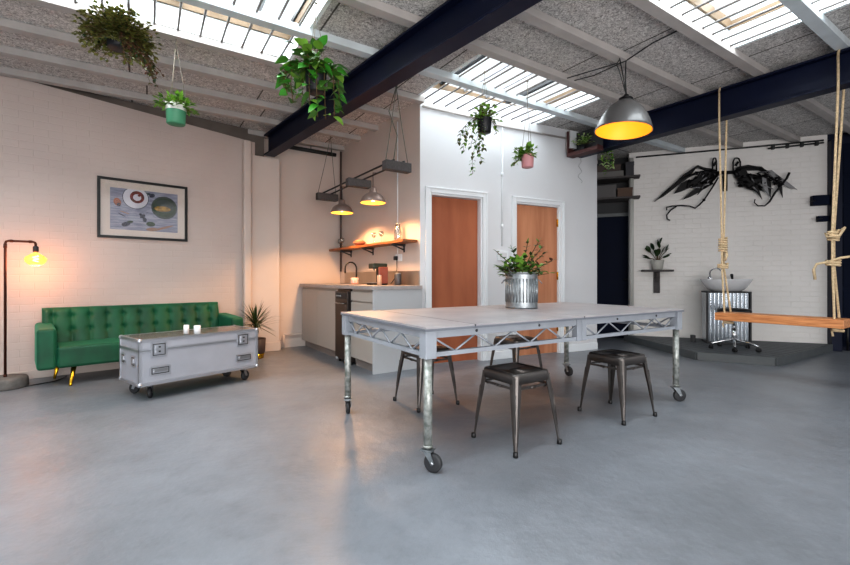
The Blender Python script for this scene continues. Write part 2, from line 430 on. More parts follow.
# upright and conduit at the left end of the wings wall
b = MB(); b.tube([(.03, -.05, .1), (.03, -.05, 2.96)], .035, 12); struct(b.build('trim_3', mat('drain_pipe', (186, 186, 182), .5), loc=WW0, rz=WWA))
b = MB(); b.tube([(0.10, -.03, 2.975), (1.7, -.03, 2.972), (2.5, -.03, 2.975)], .012)
b.tube([(1.85, -.04, 2.925), (2.5, -.04, 2.94)], .012)
for k in range(4): b.box(1.9 + k * .17, 1.93 + k * .17, -.055, -.005, 2.91, 2.98)
tag(b.build('conduit', M_cable, loc=WW0, rz=WWA), 'dark electrical conduit along the top of the white brick wall', 'conduit')
# storage above the passage
o = thing('storage_shelf', 'dark high storage shelf packed above the navy passage door', 'shelf', (q0.x, q0.y, 0), WWA)
for z in (2.33, 2.66):
    b = MB(); b.box(-.02, .78, -.45, -.06, z - .03, z); b.build('shelf_board', M_darkwood, o, bevel=.003)
for k, (x, w, z, h, c) in enumerate(((.10, .33, 2.33, .2, (96, 94, 94)), (.45, .22, 2.33, .14, (92, 74, 64)), (.10, .44, 2.66, .09, (112, 110, 108)), (.14, .36, 2.756, .1, (80, 70, 66)), (.57, .12, 2.66, .22, (66, 66, 70)))):
    b = MB(); b.box(0, w, -.34, 0, 0, h); b.box(-.004, w + .004, -.344, .0, h * .72, h + .002)
    lb = ('large grey storage box on the lower high shelf over the passage', 'smaller brown storage box on the lower high shelf', 'flat pale box on the upper high shelf over the passage',
          'brown box stacked on the flat pale box', 'narrow dark box at the post on the upper high shelf')[k]
    q = q0 + WWd * x + Vector((WWd.y, -WWd.x, 0)) * .08
    tag(b.build('storage_box', mat('box%d' % k, c, .8), loc=(q.x, q.y, z + .001), rz=WWA, bevel=.004), lb, 'box', 'boxes stored above the passage')

# platform (raised deck)
poly = [(3.25, 6.99), (3.384, 5.35), (4.05, 4.98), (5.76, 6.07), (5.72, 6.11), (3.34, 7.02)]
b = MB(); b.prism(poly[:], 0, .085)
pl = thing('raised_platform', 'low grey boarded platform along the white brick wall', 'platform', (0, 0, 0))
b.build('deck', M_deck, pl)
b = MB()
for k in range(3):
    p0, p1 = Vector((*poly[k], 0)), Vector((*poly[k + 1], 0)); e = (p1 - p0).normalized(); n = Vector((e.y, -e.x, 0)) * .012
    b.bar(p0 + n + Vector((0, 0, .05)), p1 + n + Vector((0, 0, .05)), .024, .1)
b.build('edge_board', mat('platform_edge', (84, 88, 90), .6, var=.15), pl, bevel=.003)
b = MB()
for k in range(-2, 22):           # deck boards: shallow grooves
    a = Vector((3.0 + k * .16, 7.6)); c = a + Vector((1.55, -3.6))
    hits = []
    for i in range(6):
        p0, p1 = Vector(poly[i]), Vector(poly[(i + 1) % 6])
        den = (c.x - a.x) * (p1.y - p0.y) - (c.y - a.y) * (p1.x - p0.x)
        if abs(den) < 1e-9: continue
        tt = ((p0.x - a.x) * (p1.y - p0.y) - (p0.y - a.y) * (p1.x - p0.x)) / den
        uu = ((p0.x - a.x) * (c.y - a.y) - (p0.y - a.y) * (c.x - a.x)) / den
        if 0 <= tt <= 1 and 0 <= uu <= 1: hits.append(tt)
    if len(hits) >= 2:
        h0, h1 = min(hits), max(hits)
        if h1 - h0 > .03:
            q = a + (c - a) * (h0 + .004); r_ = a + (c - a) * (h1 - .004)
            b.bar((q.x, q.y, .0855), (r_.x, r_.y, .0855), .008, .002)
b.build('board_joint', mat('joint_dark', (58, 60, 64), .7), pl)
PZ = .10
# ------------------------------------------------------------------ ceiling
HOLES = [(-4.6, 1.11, 2.93, 4.05), (2.56, 4.31, 2.93, 4.17), (2.56, 4.36, .60, 1.75), (-4.6, 1.11, .60, 1.75)]  # last opening is an unseen skylight, added to bring in more light
T0, T1, S0, S1 = -5.5, 9.8, -1.6, 8.2
tsx = sorted({T0, T1, *[h[0] for h in HOLES], *[h[1] for h in HOLES]}); ssx = sorted({S0, S1, *[h[2] for h in HOLES], *[h[3] for h in HOLES]})
b = MB()
for i in range(len(tsx) - 1):
    for j in range(len(ssx) - 1):
        ct, cs = (tsx[i] + tsx[i + 1]) / 2, (ssx[j] + ssx[j + 1]) / 2
        if any(h[0] < ct < h[1] and h[2] < cs < h[3] for h in HOLES): continue
        b.box(tsx[i], tsx[i + 1], ssx[j], ssx[j + 1], CZ, CZ + .05)
struct(b.build('ceiling', M_ceil, rz=JA))
# skylights
sky_labels = ['long skylight over the sofa side of the ceiling', 'skylight above the wall with the two doors', 'skylight above the rope swing side', 'unseen added skylight over the near left floor']
for i, (t0, t1, s0, s1) in enumerate(HOLES):
    w = thing('window_%d' % (i + 1), sky_labels[i], 'skylight', (0, 0, 0), JA); w['kind'] = 'structure'
    b = MB(); th = .03; zt = CZ + .17
    b.box(t0 - th, t1 + th, s0 - th, s0 + .001, CZ - .005, zt); b.box(t0 - th, t1 + th, s1 - .001, s1 + th, CZ - .005, zt)
    b.box(t0 - th, t0 + .001, s0, s1, CZ - .005, zt); b.box(t1 - .001, t1 + th, s0, s1, CZ - .005, zt)
    b.build('well_lining', M_wellwhite, w)
    b = MB(); b.box(t0 - th, t1 + th, s0 - th, s0 + .02, zt, zt + .09); b.box(t0 - th, t1 + th, s1 - .02, s1 + th, zt, zt + .09)
    b.box(t0 - th, t0 + .01, s0, s1, zt, zt + .09); b.box(t1 - .01, t1 + th, s0, s1, zt, zt + .09)
    b.build('timber_kerb', M_timber, w)
    b = MB(); gz = zt + .11; b.box(t0 - th, t1 + th, s0 - th, s1 + th, gz, gz + .006); b.build('glass', M_glass, w)
    b = MB(); n = max(2, int((t1 - t0) / .30))
    for k in range(n + 1):
        t = t0 + (t1 - t0) * k / n
        wd = .05 if k % 3 == 1 else .022
        b.box(t - wd / 2, t + wd / 2, s0 - th, s1 + th, gz - .04, gz - .002, mi=1 if k % 3 == 1 else 0)
    sm = (s0 + s1) / 2
    b.box(t0, t1, s0 - .02, s0 + .04, gz - .05, gz - .002)
    b.build('glazing_bar', [mat('glazing_bar_grey', (150, 152, 156), .5), M_dark], w)
    b = MB(); n = int(round((t1 - t0) / .165)); ph = (t1 - t0) / n
    for k in range(n):
        t = t0 + (k + .5) * ph
        b.tube([(t, s0 + .001, CZ - .012), (t, s1 - .001, CZ - .012)], .0095, 6)
    b.build('safety_bar', mat('bar_grey', (122, 118, 116), .5), w)
    ld = bpy.data.lights.new('skylight_lamp', 'AREA'); ld.shape = 'RECTANGLE'; ld.size = t1 - t0; ld.size_y = s1 - s0
    ld.energy = (38, 20, 42, 44)[i] * (t1 - t0) * (s1 - s0); ld.color = (.93, .97, 1)
    lo = bpy.data.objects.new('skylight_lamp', ld); COL.objects.link(lo)
    q = ts((t0 + t1) / 2, (s0 + s1) / 2); lo.location = (q.x, q.y, CZ + .45); lo.rotation_euler = (0, 0, JA)
# joists
for k, s in enumerate((-.58, 0.0, .57, 1.16, 1.75, 2.32, 2.88, 3.49, 4.10, 4.67, 5.21, 5.73, 6.3, 6.9)):
    b = MB(); wd = .045
    b.box(T0, T1 if abs(s - 4.10) > .01 else 2.62, s - wd, s + wd, CZ - .065, CZ - .0005)
    m = M_joist
    if k in (3, 7): m = mat('joist_pale_blue_white', (200, 208, 212), .6, var=.12, vscale=5)
    struct(b.build('ceiling_joist', m, rz=JA, bevel=.003), None)

# ------------------------------------------------------------------ navy steel beams
def ibeam(name, p0, p1, z0, z1, w, label, tw=.012, ft=.02):
    """p0-p1 is the line of the flange edge facing camera-left"""
    p0, p1 = Vector((*p0, 0)), Vector((*p1, 0)); d = (p1 - p0); L = d.length; rz = math.atan2(d.y, d.x)
    b = MB(); b.box(0, L, -w, 0, z0, z0 + ft); b.box(0, L, -w, 0, z1 - ft, z1); b.box(0, L, -w / 2 - tw, -w / 2 + tw, z0 + ft, z1 - ft)
    return struct(b.build(name, M_navy, loc=p0, rz=rz, bevel=.004), label), rz, L
bd = Vector((.6387, -.7694, 0)); bn = Vector((.7694, .6387, 0))
e0 = bn * 2.068 + bd * (-5.96); e1 = bn * 2.068 + bd * 1.5
ibeam('steel_beam', (e1.x, e1.y), (e0.x, e0.y), 2.705, 2.99, .15, 'long navy steel beam running overhead from the pilaster')
# second beam: near flange edge line through (3.59,3.70) direction (-.573,.8195)
g0 = Vector((3.59, 3.70, 0)); gd = Vector((-.573, .8195, 0))
a_ = g0 - gd * 2.6; c_ = g0 + gd * 2.68
ibeam('steel_beam', (a_.x, a_.y), (c_.x, c_.y), 2.685, 2.99, .15, 'navy steel beam that carries the rope swing')
b = MB(); q = g0 + gd * 2.55
# ------------------------------------------------------------------ camera
cam = bpy.data.cameras.new('camera'); co = bpy.data.objects.new('camera', cam); COL.objects.link(co)
cam.sensor_fit = 'HORIZONTAL'; cam.sensor_width = 36; cam.lens = 36 * F / 850
cam.shift_y = -(282.5 - HZ) / 850
co.location = (0, 0, HC); co.rotation_euler = (PI / 2, 0, 0); cam.clip_start = .05
sc.camera = co

# ================================================================== TABLE
TA = math.atan2(.53, .848)
tb = thing('work_table', 'long grey work table on galvanised tube legs with castors', 'table', (.749, 3.389, 0), TA)
hx, hy, TZ = 1.258, .603, .765
b = MB()
for x0, x1 in ((-hx, -.93), (-.93, 0), (0, hx)):
    b.box(x0 + .005, x1 - .005, -hy, hy, TZ - .014, TZ, 0); b.box(x0 + .0015, x1 - .0015, -hy - .001, hy + .001, TZ - .022, TZ - .010, 1)
for x in (-.93, 0): b.box(x - .0045, x + .0045, -hy, hy, TZ - .016, TZ - .0008, 2)
b.build('tabletop', [M_ttop, M_tedge, M_dark], tb)
def truss(b, a, c, n, zt=.722, zb=.613):
    a, c = Vector(a), Vector(c)
    Z = Vector((0, 0, 1))
    b.bar(a + Z * zt, c + Z * zt, .028, .042); b.bar(a + Z * zb, c + Z * zb, .026, .024)
    d = (c - a) / n
    for i in range(n):
        p0 = a + d * i; pm = a + d * (i + .5); p1 = a + d * (i + 1)
        b.tube([p0 + Z * (zt - .018), pm + Z * (zb + .008)], .0058, 6); b.tube([pm + Z * (zb + .008), p1 + Z * (zt - .018)], .0058, 6)
lx, ly = 1.215, .56
for s_ in (-1, 1):
    for h in (-1, 1):
        b = MB(); truss(b, (min(0, h * lx) + .03, s_ * ly, 0), (max(0, h * lx) - .03, s_ * ly, 0), 4); b.build('truss_rail', M_truss, tb)
    b = MB(); truss(b, (s_ * lx, -ly + .03, 0), (s_ * lx, ly - .03, 0), 4); b.build('truss_rail', M_truss, tb)
    b = MB(); b.box(-.048, -.003, s_ * ly - .022, s_ * ly + .022, .598, .743); b.box(.003, .048, s_ * ly - .022, s_ * ly + .022, .598, .743)
    b.box(-.0035, .0035, s_ * ly - .018, s_ * ly + .018, .60, .74)
    b.build('join_plate', M_truss, tb, bevel=.002)
    for x in (-.4, .4, .9, -.9):
        b = MB(); b.lathe([(.008, 0), (.008, .004)], 8, M=Matrix.Translation((x, s_ * (ly + .0135), .724)) @ Matrix.Rotation(-s_ * PI / 2, 4, 'X')); b.build('bolt', M_dark, tb)
    for h in (-1, 1):
        b = MB(); x, y = h * lx, s_ * ly
        b.box(x - .034, x + .034, y - .034, y + .034, .596, .743); b.build('corner_post', M_truss, tb, bevel=.003)
cast_dir = {(-1, -1): -25, (-1, 1): 95, (1, -1): 0, (1, 1): -60}
for (h, s_), ang in cast_dir.items():
    x, y = h * lx, s_ * ly
    b = MB(); b.tube([(x, y, .128), (x, y, .597)], .0235, 16); b.tube([(x, y, .128), (x, y, .14)], .026, 16)
    lg = b.build('leg', M_pipe, tb)
    Mx = Matrix.Translation((x, y, 0)) @ Matrix.Rotation(math.radians(ang) - TA, 4, 'Z')
    b = MB(); b.box(-.032, .032, -.026, .026, .112, .120, M=Mx); b.lathe([(.02, .10), (.022, .112)], 12, M=Mx); b.lathe([(.012, .118), (.012, .13)], 12, M=Mx)
    for q in (-1, 1):
        b.prism([(-.022, .108), (.022, .108), (.044, .05), (.022, .045), (.016, .06)], -.0015, .0015, M=Mx @ Matrix.Translation((0, q * .019, 0)) @ Matrix.Rotation(PI / 2, 4, 'X'))
    b.build('castor_fork', M_galv, lg, bevel=0)
    b = MB(); Mw = Mx @ Matrix.Translation((.03, 0, .05)) @ Matrix.Rotation(PI / 2, 4, 'X')
    b.lathe([(.01, -.015), (.03, -.014), (.036, -.013), (.046, -.013), (.05, -.008), (.05, .008), (.046, .013), (.036, .013), (.03, .014), (.01, .015)], 28, M=Mw)
    b.lathe([(.009, -.021), (.009, .021)], 10, mi=1, M=Mw); b.build('castor_wheel', [M_rubber, M_steel], lg)

# ================================================================== STOOLS
def make_stool(loc, rz, label):
    t = thing('metal_stool', label, 'stool', loc, rz, None)
    H = .455; a = .152
    # seat: pressed sheet with rounded corners, turned-down apron and a hand slot
    b = MB(); n = 6; ring = []
    def rr(a, r):
        pts = []
        for cx, cy, s0 in ((a - r, a - r, 0), (-a + r, a - r, 90), (-a + r, -a + r, 180), (a - r, -a + r, 270)):
            for k in range(n + 1):
                th = math.radians(s0 + 90 * k / n); pts.append((cx + r * math.cos(th), cy + r * math.sin(th)))
        return pts
    rings = [(rr(a * .80, .03), H - .004), (rr(a * .84, .032), H), (rr(a * .955, .036), H), (rr(a * .99, .04), H - .006), (rr(a, .042), H - .016), (rr(a * 1.035, .044), H - .058), (rr(a * 1.02, .044), H - .058), (rr(a * .985, .04), H - .018)]
    N = len(rings[0][0]); vs = [(x, y, z) for r, z in rings for x, y in r]
    fs = [tuple(range(N))] + [(i * N + k, i * N + (k + 1) % N, (i + 1) * N + (k + 1) % N, (i + 1) * N + k) for i in range(len(rings) - 1) for k in range(N)]
    b.add(vs, fs, 0, True); b.prism([(-.045, -.011), (.045, -.011), (.052, 0), (.045, .011), (-.045, .011), (-.052, 0)], H - .0035, H - .003, 1)
    so = b.build('seat', [M_gun, M_dark], t)
    for sx_, sy_ in ((1, 1), (-1, 1), (-1, -1), (1, -1)):
        b = MB(); vs = []; prof = [(0, .150, .052), (.15, .157, .047), (.5, .172, .035), (.85, .184, .021), (1, .188, .014)]
        # folded leg: three-sided channel wrapped round the corner edge with a pressed rib
        secs = []
        for u, off, wd in prof:
            z = (H - .02) * (1 - u) + .012 * u
            c = Vector((sx_ * off, sy_ * off, z)); ix = Vector((-sx_, 0, 0)); iy = Vector((0, -sy_, 0)); out = Vector((sx_, sy_, 0)).normalized()
            r = wd * .42; rib = .004 if .1 < u < .9 else 0
            secs.append([c + ix * wd * 1.0, c + ix * r + out * .001, c + (ix + iy) * r * .32 + out * 0, c + (ix + iy) * r * .22 - out * rib * .9, c + (ix * .22 + iy * .32) * r, c + iy * r + out * .001, c + iy * wd * 1.0,
                         c + iy * wd + ix * .003, c + iy * r * 1.1 + ix * r * .6, c + (ix + iy) * r * .62, c + ix * r * 1.1 + iy * r * .6, c + ix * wd + iy * .003])
        n_ = len(secs[0]); vs = [v for s_ in secs for v in s_]
        fs = [(i * n_ + k, i * n_ + (k + 1) % n_, (i + 1) * n_ + (k + 1) % n_, (i + 1) * n_ + k) for i in range(len(secs) - 1) for k in range(n_)]
        fs += [tuple(range(n_ - 1, -1, -1)), tuple((len(secs) - 1) * n_ + k for k in range(n_))]
        b.add(vs, fs, 0, False)
        c0 = Vector((sx_ * .155, sy_ * .155, .34)) ; c1 = Vector((sx_ * .177, sy_ * .177, .12)); out = Vector((sx_, sy_, 0)).normalized()
        b.tube([c0 + out * .001, (c0 + c1) / 2 + out * .0015, c1 + out * .001], [.0035, .004, .0025], 6)
        lg = b.build('leg', M_gun, t)
        b = MB(); c = Vector((sx_ * .1865, sy_ * .1865, 0)); b.lathe([(.014, 0), (.0155, .004), (.0145, .026), (.012, .03)], 12, c=(c.x, c.y, 0)); b.build('foot_cap', M_black, lg)
    for k in range(4):
        Mz = Matrix.Rotation(k * PI / 2, 4, 'Z')
        b = MB(); b.bar(Mz @ Vector((-.13, .142, .368)), Mz @ Vector((.13, .142, .368)), .008, .014); b.tube([Mz @ Vector((-.02, .142, .366)), Mz @ Vector((.02, .142, .366))], .009, 8)
        b.build('brace_bar', M_gun, t)
    return t
GS = 'low metal stools round the work table'
st = make_stool((.569, 2.70, 0), math.radians(33), 'nearest gunmetal stool, standing on the camera side of the work table')
st['group'] = GS
dup(st, (1.443, 3.24, 0), math.radians(31), 'gunmetal stool at the end of the work table nearest the rope swing')
dup(st, (.006, 3.527, 0), math.radians(33), 'gunmetal stool behind the table leg, nearest the kitchenette counter')
dup(st, (.87, 4.12, 0), math.radians(33), 'gunmetal stool on the far side of the table, facing the two doors')

# ================================================================== PLANTER ON TABLE
pc = at(521.5, 300, 3.66); PX, PY = pc.x, pc.y
t = thing('potted_plant', 'green and bronze leafy plant in ribbed galvanised bucket on the work table', 'plant', (PX, PY, TZ + .0005)); pt = t
n = 60; r0 = .138
b = MB(); b.lathe([(r0 * .97, 0), (r0 * .985, .012), (r0 * .96, .022), (r0 * .965, .035), (r0 * .95, .05), (r0 * .96, .25), (r0 * .975, .262), (r0 * .955, .27), (r0 * 1.0, .296), (r0 * 1.02, .30), (r0 * 1.0, .304), (r0 * .93, .30), (r0 * .92, .25), (.0001, .245)], 48)
for k in range(30):
    th = 2 * PI * k / 30; c, s_ = math.cos(th), math.sin(th)
    b.tube([(c * r0 * .955, s_ * r0 * .955, .052), (c * r0 * .968, s_ * r0 * .968, .248)], .0048, 6)
b.build('bucket', M_galv, t)
for sg in (0, PI):
    b = MB(); th0 = -.3 + sg
    b.tube([(math.cos(th0 + .16) * (r0 + .006), math.sin(th0 + .16) * (r0 + .006), .24), (math.cos(th0 + .1) * (r0 + .03), math.sin(th0 + .1) * (r0 + .03), .21), (math.cos(th0 - .1) * (r0 + .03), math.sin(th0 - .1) * (r0 + .03), .21), (math.cos(th0 - .16) * (r0 + .006), math.sin(th0 - .16) * (r0 + .006), .24)], .004, 8)
    b.build('handle', M_galv, t)
b = MB(); b.lathe([(.0001, .262), (r0 * .92, .258)], 24, close=False); b.build('soil', M_soil, t)
b = MB(); stm = MB(); R.seed(3)
def sprig(bm, sm_, base, d, L, nl, ll, lw, mis, bend=.3, r=.003, prof=None):
    p = Vector(base); d = Vector(d).normalized(); pts = [p.copy()]
    for i in range(nl):
        p = p + d * (L / nl); d = (d + Vector((R.uniform(-1, 1), R.uniform(-1, 1), R.uniform(-.6, .4))) * bend * .3).normalized(); pts.append(p.copy())
        for q in (-1, 1):
            a = R.uniform(0, 2 * PI); sd = Vector((math.cos(a), math.sin(a), R.uniform(-.1, .7)))
            ld = (d * .7 + sd).normalized()
            bm.leaf(p, ld, ll * R.uniform(.7, 1.2), lw * R.uniform(.8, 1.1), R.uniform(.0, .5), R.choice(mis))
    bm.leaf(p, d, ll, lw, .1, mis[-1])
    sm_.tube(pts, r, 5)
for k in range(52):
    a = R.uniform(0, 2 * PI); e = R.uniform(.1, 1.4)
    sprig(b, stm, (math.cos(a) * .04, math.sin(a) * .04, 0), (math.cos(a) * math.cos(e), math.sin(a) * math.cos(e), math.sin(e)), R.uniform(.08, .19), 3, .062, .040, [0, 0, 1, 1, 2, 2])
ax = Vector((.985, -.17, 0)).normalized()
for dx, dz, L in ((.45, .9, .30), (-.9, .75, .27), (.95, .38, .27), (-.3, .9, .22), (.65, .6, .24), (.2, 1, .26), (.6, .8, .26)):
    d = ax * dx + Vector((0, 0, dz)); sprig(b, stm, (0, 0, .03), d, L, 7, .055, .03, [3, 1, 0, 1], .12, .0035)
b.build('foliage', [L_dark, L_mid, L_light, L_brown], pt, (0, 0, .262)); stm.build('stem', M_stem, pt, (0, 0, .262))

# ================================================================== FLIGHT CASE
CA = math.atan2(.785, .62); CL, CW, C0, C1, CLID = 1.05, .456, .132, .515, .42
cs = thing('flight_case', 'large silver flight case on castors used as coffee table', 'case', (-2.325, 3.49, 0), CA)
b = MB(); b.box(.004, CL - .004, .004, CW - .004, C0, CLID - .002); b.build('case_body', M_case, cs, bevel=.004)
b = MB(); b.box(.004, CL - .004, .004, CW - .004, CLID + .002, C1 - .004); b.box(.03, CL - .03, .03, CW - .03, C1 - .004, C1 - .001, 1)
b.build('lid', [M_case, M_casetop], cs, bevel=.003)
b = MB(); e = .022
for z0, z1 in ((C0 - .003, C0 + e), (C1 - e, C1), (CLID - .014, CLID - .001), (CLID + .001, CLID + .014)):
    b.box(0, CL, 0, .004, z0, z1); b.box(0, CL, CW - .004, CW, z0, z1); b.box(0, .004, 0, CW, z0, z1); b.box(CL - .004, CL, 0, CW, z0, z1)
b.box(0, CL, 0, e, C1 - .003, C1 + .0005); b.box(0, CL, CW - e, CW, C1 - .003, C1 + .0005); b.box(0, e, 0, CW, C1 - .003, C1 + .0005); b.box(CL - e, CL, 0, CW, C1 - .003, C1 + .0005)
for x in (0, CL):
    for y in (0, CW):
        b.box(x - (x > 0) * e, x + (x == 0) * e, y - (y > 0) * .004, y + (y == 0) * .004, C0, C1); b.box(x - (x > 0) * .004, x + (x == 0) * .004, y - (y > 0) * e, y + (y == 0) * e, C0, C1)
b.build('edge_trim', M_caseedge, cs)
b = MB()
for x in (0, CL):
    for y in (0, CW):
        for z in (C0, C1):
            b = MB(); c = (x + (.012 if x == 0 else -.012), y + (.012 if y == 0 else -.012), z + (.012 if z == C0 else -.012)); b.sphere(c, .020, 12)
            b.build('ball_corner', M_caseedge, cs)
def dish(b, x, z, w, h, face='f'):
    f = (lambda p, q, y: (p, -y, q)) if face == 'f' else (lambda p, q, y: (-y, CW - p, q))
    def bx(x0, x1, z0, z1, y0, y1, mi):
        pts = [f(x0, z0, y0), f(x1, z0, y0), f(x1, z0, y1), f(x0, z0, y1), f(x0, z1, y0), f(x1, z1, y0), f(x1, z1, y1), f(x0, z1, y1)]; b.hexa(pts, mi)
    bx(x - w / 2, x + w / 2, z - h / 2, z + h / 2, 0, .0045, 0)
    bx(x - w / 2 + .010, x + w / 2 - .010, z - h / 2 + .010, z + h / 2 - .010, .0045, .0052, 1); bx(x - w / 2 + .017, x + w / 2 - .017, z - h / 2 + .017, z + h / 2 - .017, .0052, .0056, 0)
    return bx
for x in (.15, .89):
    b = MB(); bx = dish(b, x, CLID + .002, .118, .118)
    bx(x - .026, x + .026, CLID - .026, CLID + .036, .0055, .014, 0); bx(x - .034, x + .034, CLID - .006, CLID + .018, .013, .019, 0); bx(x - .008, x + .008, CLID - .02, CLID + .03, .014, .018, 1)
    b.build('butterfly_latch', [M_caseedge, M_dark], cs)
    b = MB(); bx = dish(b, x + .01, .245, .155, .072); bx(x - .042, x + .062, .238, .262, .0055, .016, 2); b.build('recess_handle', [M_caseedge, M_dark, M_steel], cs)
for yy, zz in ((.11, .33), (.345, .33)):
    b = MB(); bx = dish(b, yy, zz, .085, .085, 'e'); bx(yy - .02, yy + .02, zz - .012, zz + .02, .0055, .013, 0); b.build('end_latch', [M_caseedge, M_dark], cs)
for x in (.11, CL - .11):
    for y, ang in ((.09, 60 if x < .5 else 20), (CW - .09, 120)):
        Mx = Matrix.Translation((x, y, 0)) @ Matrix.Rotation(math.radians(ang), 4, 'Z')
        b = MB(); b.box(-.04, .04, -.035, .035, C0 - .008, C0 - .003, M=Mx); b.lathe([(.02, .105), (.022, C0 - .008)], 12, M=Mx)
        for q in (-1, 1):
            b.prism([(-.02, .112), (.02, .112), (.042, .045), (.02, .04)], -.0015, .0015, M=Mx @ Matrix.Translation((0, q * .019, 0)) @ Matrix.Rotation(PI / 2, 4, 'X'))
        cf = b.build('castor', M_steel, cs)
        b = MB(); b.lathe([(.008, -.017), (.034, -.015), (.043, -.013), (.047, -.008), (.047, .008), (.043, .013), (.034, .015), (.008, .017)], 24, M=Mx @ Matrix.Translation((.028, 0, .047)) @ Matrix.Rotation(PI / 2, 4, 'X'))
        b.build('castor_wheel', M_rubber, cf)
for k, (px, Y, r, h, lb) in enumerate(((186.3, 3.86, .023, .082, 'taller narrow white candle cup on the flight case'), (197.2, 3.86, .028, .078, 'wider pale candle cup on the flight case'))):
    t = thing('candle_cup', lb, 'cup', (at(px, 300, Y).x, Y, C1 + .001), 0, 'candle cups on the flight case')
    b = MB(); b.lathe([(r * .8, 0), (r, .004), (r, h), (r * .88, h), (r * .85, .02), (.0001, .018)], 24); b.build('cup', M_white_cer, t)
    b = MB(); b.lathe([(r * .84, .021), (r * .84, h * .55), (.0001, h * .55)], 20); b.tube([(0, 0, h * .55), (0, 0, h * .68)], .001, 4); b.build('wax', mat('wax', (236, 228, 208), .6), t)

# ================================================================== SOFA
SA = math.radians(43.5); LA = math.atan2(.6606, .7507)
sf = thing('sofa', 'green velvet buttoned sofa on tapered gold legs', 'sofa', (-3.52, 3.895, 0), SA)
SW = 1.85
def rbox(x0, x1, y0, y1, z0, z1, name, bv, mats=M_velvet, par=sf):
    b = MB(); b.box(x0, x1, y0, y1, z0, z1); return b.build(name, mats, par, bevel=bv, seg=4)
for x0 in (0, SW - .14):
    b = MB(); b.hexa([(x0, .0, .17), (x0 + .14, .0, .17), (x0 + .14, .56, .17), (x0, .56, .17), (x0, .0, .55), (x0 + .14, .0, .55), (x0 + .14, .56, .575), (x0, .56, .575)]); b.build('armrest', M_velvet, sf, bevel=.03, seg=4)
rbox(.142, SW - .142, .0, .50, .175, .375, 'seat', .03)
# buttoned back: grid with channels and button dimples
b = MB(); nx, nz = 176, 30; bx0, bx1, bz0, bz1 = .055, SW - .125, .33, .715
cols = [.137 + i * .148 for i in range(11)]; rows = [.63, .495]
def backy(x, z):
    u = (z - bz0) / (bz1 - bz0); y = .40 + .115 * u
    d = 0
    dc = min(abs(x - c) for c in cols)
    d += .012 * math.exp(-(dc / .016) ** 2)
    for zz in rows:
        d += .024 * math.exp(-((dc / .03) ** 2 + ((z - zz) / .022) ** 2))
    ed = min(x - bx0, bx1 - x, bz1 - z); d += .03 * math.exp(-(max(ed, 0) / .015) ** 1.3)
    bulge = .012 * math.cos(min(dc / .0715, 1) * PI / 2 - PI / 2)
    return y + d - bulge
vs = []
for j in range(nz + 1):
    for i in range(nx + 1):
        x = bx0 + (bx1 - bx0) * i / nx; z = bz0 + (bz1 - bz0) * j / nz; vs.append((x, backy(x, z), z))
N1 = (nx + 1) * (nz + 1); fs = [(j * (nx + 1) + i, j * (nx + 1) + i + 1, (j + 1) * (nx + 1) + i + 1, (j + 1) * (nx + 1) + i) for j in range(nz) for i in range(nx)]
for j in range(nz + 1):
    for i in (0, nx):
        x = bx0 + (bx1 - bx0) * i / nx; z = bz0 + (bz1 - bz0) * j / nz; vs.append((x, .55 + .06 * (z - bz0) / (bz1 - bz0), z))
for j in range(nz):
    a = N1 + j * 2; fs.append((j * (nx + 1), (j + 1) * (nx + 1), a + 2, a)); fs.append((j * (nx + 1) + nx, a + 1, a + 3, (j + 1) * (nx + 1) + nx))
tl = N1 + nz * 2; fs.append(tuple([nz * (nx + 1) + i for i in range(nx + 1)] + [tl + 1, tl])); fs.append(tuple([i for i in range(nx, -1, -1)] + [N1, N1 + 1])); fs.append((N1, tl, tl + 1, N1 + 1))
b.add(vs, fs, 0, True)
for c in cols:
    for zz in rows: b.sphere((c, backy(c, zz) - .001, zz), .010, 10)
b.build('backrest', M_velvet, sf)
for x, y, dx, dy in ((.27, .06, -.03, -.05), (SW - .27, .06, .03, -.05), (.18, .46, -.03, .04), (SW - .18, .46, .03, .04)):
    b = MB(); b.tube([(x + dx, y + dy, .0), (x + dx, y + dy, .012), (x, y, .18)], [.011, .0115, .021], 14); b.build('leg', M_gold, sf)

# ================================================================== FLOOR LAMP
lp = Vector((-3.90, 3.995, 0))
t = thing('floor_lamp', 'brown pipe floor lamp on round concrete base beside the sofa', 'lamp', lp, LA)
b = MB(); b.lathe([(.158, 0), (.165, .012), (.160, .085), (.148, .10), (.0001, .102)], 40); b.build('base', M_conc, t)
b = MB(); b.tube([(0, 0, .10), (0, 0, 1.34), (.006, 0, 1.36), (.022, 0, 1.367), (.19, 0, 1.367), (.205, 0, 1.36), (.21, 0, 1.345), (.21, 0, 1.31)], .0105, 14)
for p0, p1 in (((0, 0, .10), (0, 0, .125)), ((0, 0, 1.30), (0, 0, 1.335)), ((.03, 0, 1.367), (.055, 0, 1.367)), ((.16, 0, 1.367), (.185, 0, 1.367))): b.tube([p0, p1], .0135, 14)
b.build('pipe_stand', M_rust, t)
b = MB(); b.lathe([(.017, 1.27), (.022, 1.275), (.022, 1.318), (.016, 1.325)], 16, c=(.21, 0, 0)); b.build('bulb_holder', M_dark, t)
b = MB(); b.lathe([(.014, 1.275), (.02, 1.262), (.045, 1.248), (.076, 1.224), (.086, 1.200), (.080, 1.175), (.056, 1.150), (.025, 1.136), (.0001, 1.134)], 28, c=(.21, 0, 0), close=False); bu = b.build('bulb', M_amber, t)
b = MB(); b.tube([(.21 + .02 * math.cos(k * .9), .02 * math.sin(k * .9), 1.175 + .004 * k) for k in range(16)], .0035, 6); b.build('filament', M_bulb, bu)
ld = bpy.data.lights.new('lamp_glow', 'POINT'); ld.energy = 9; ld.color = (1, .40, .16); ld.shadow_soft_size = .08
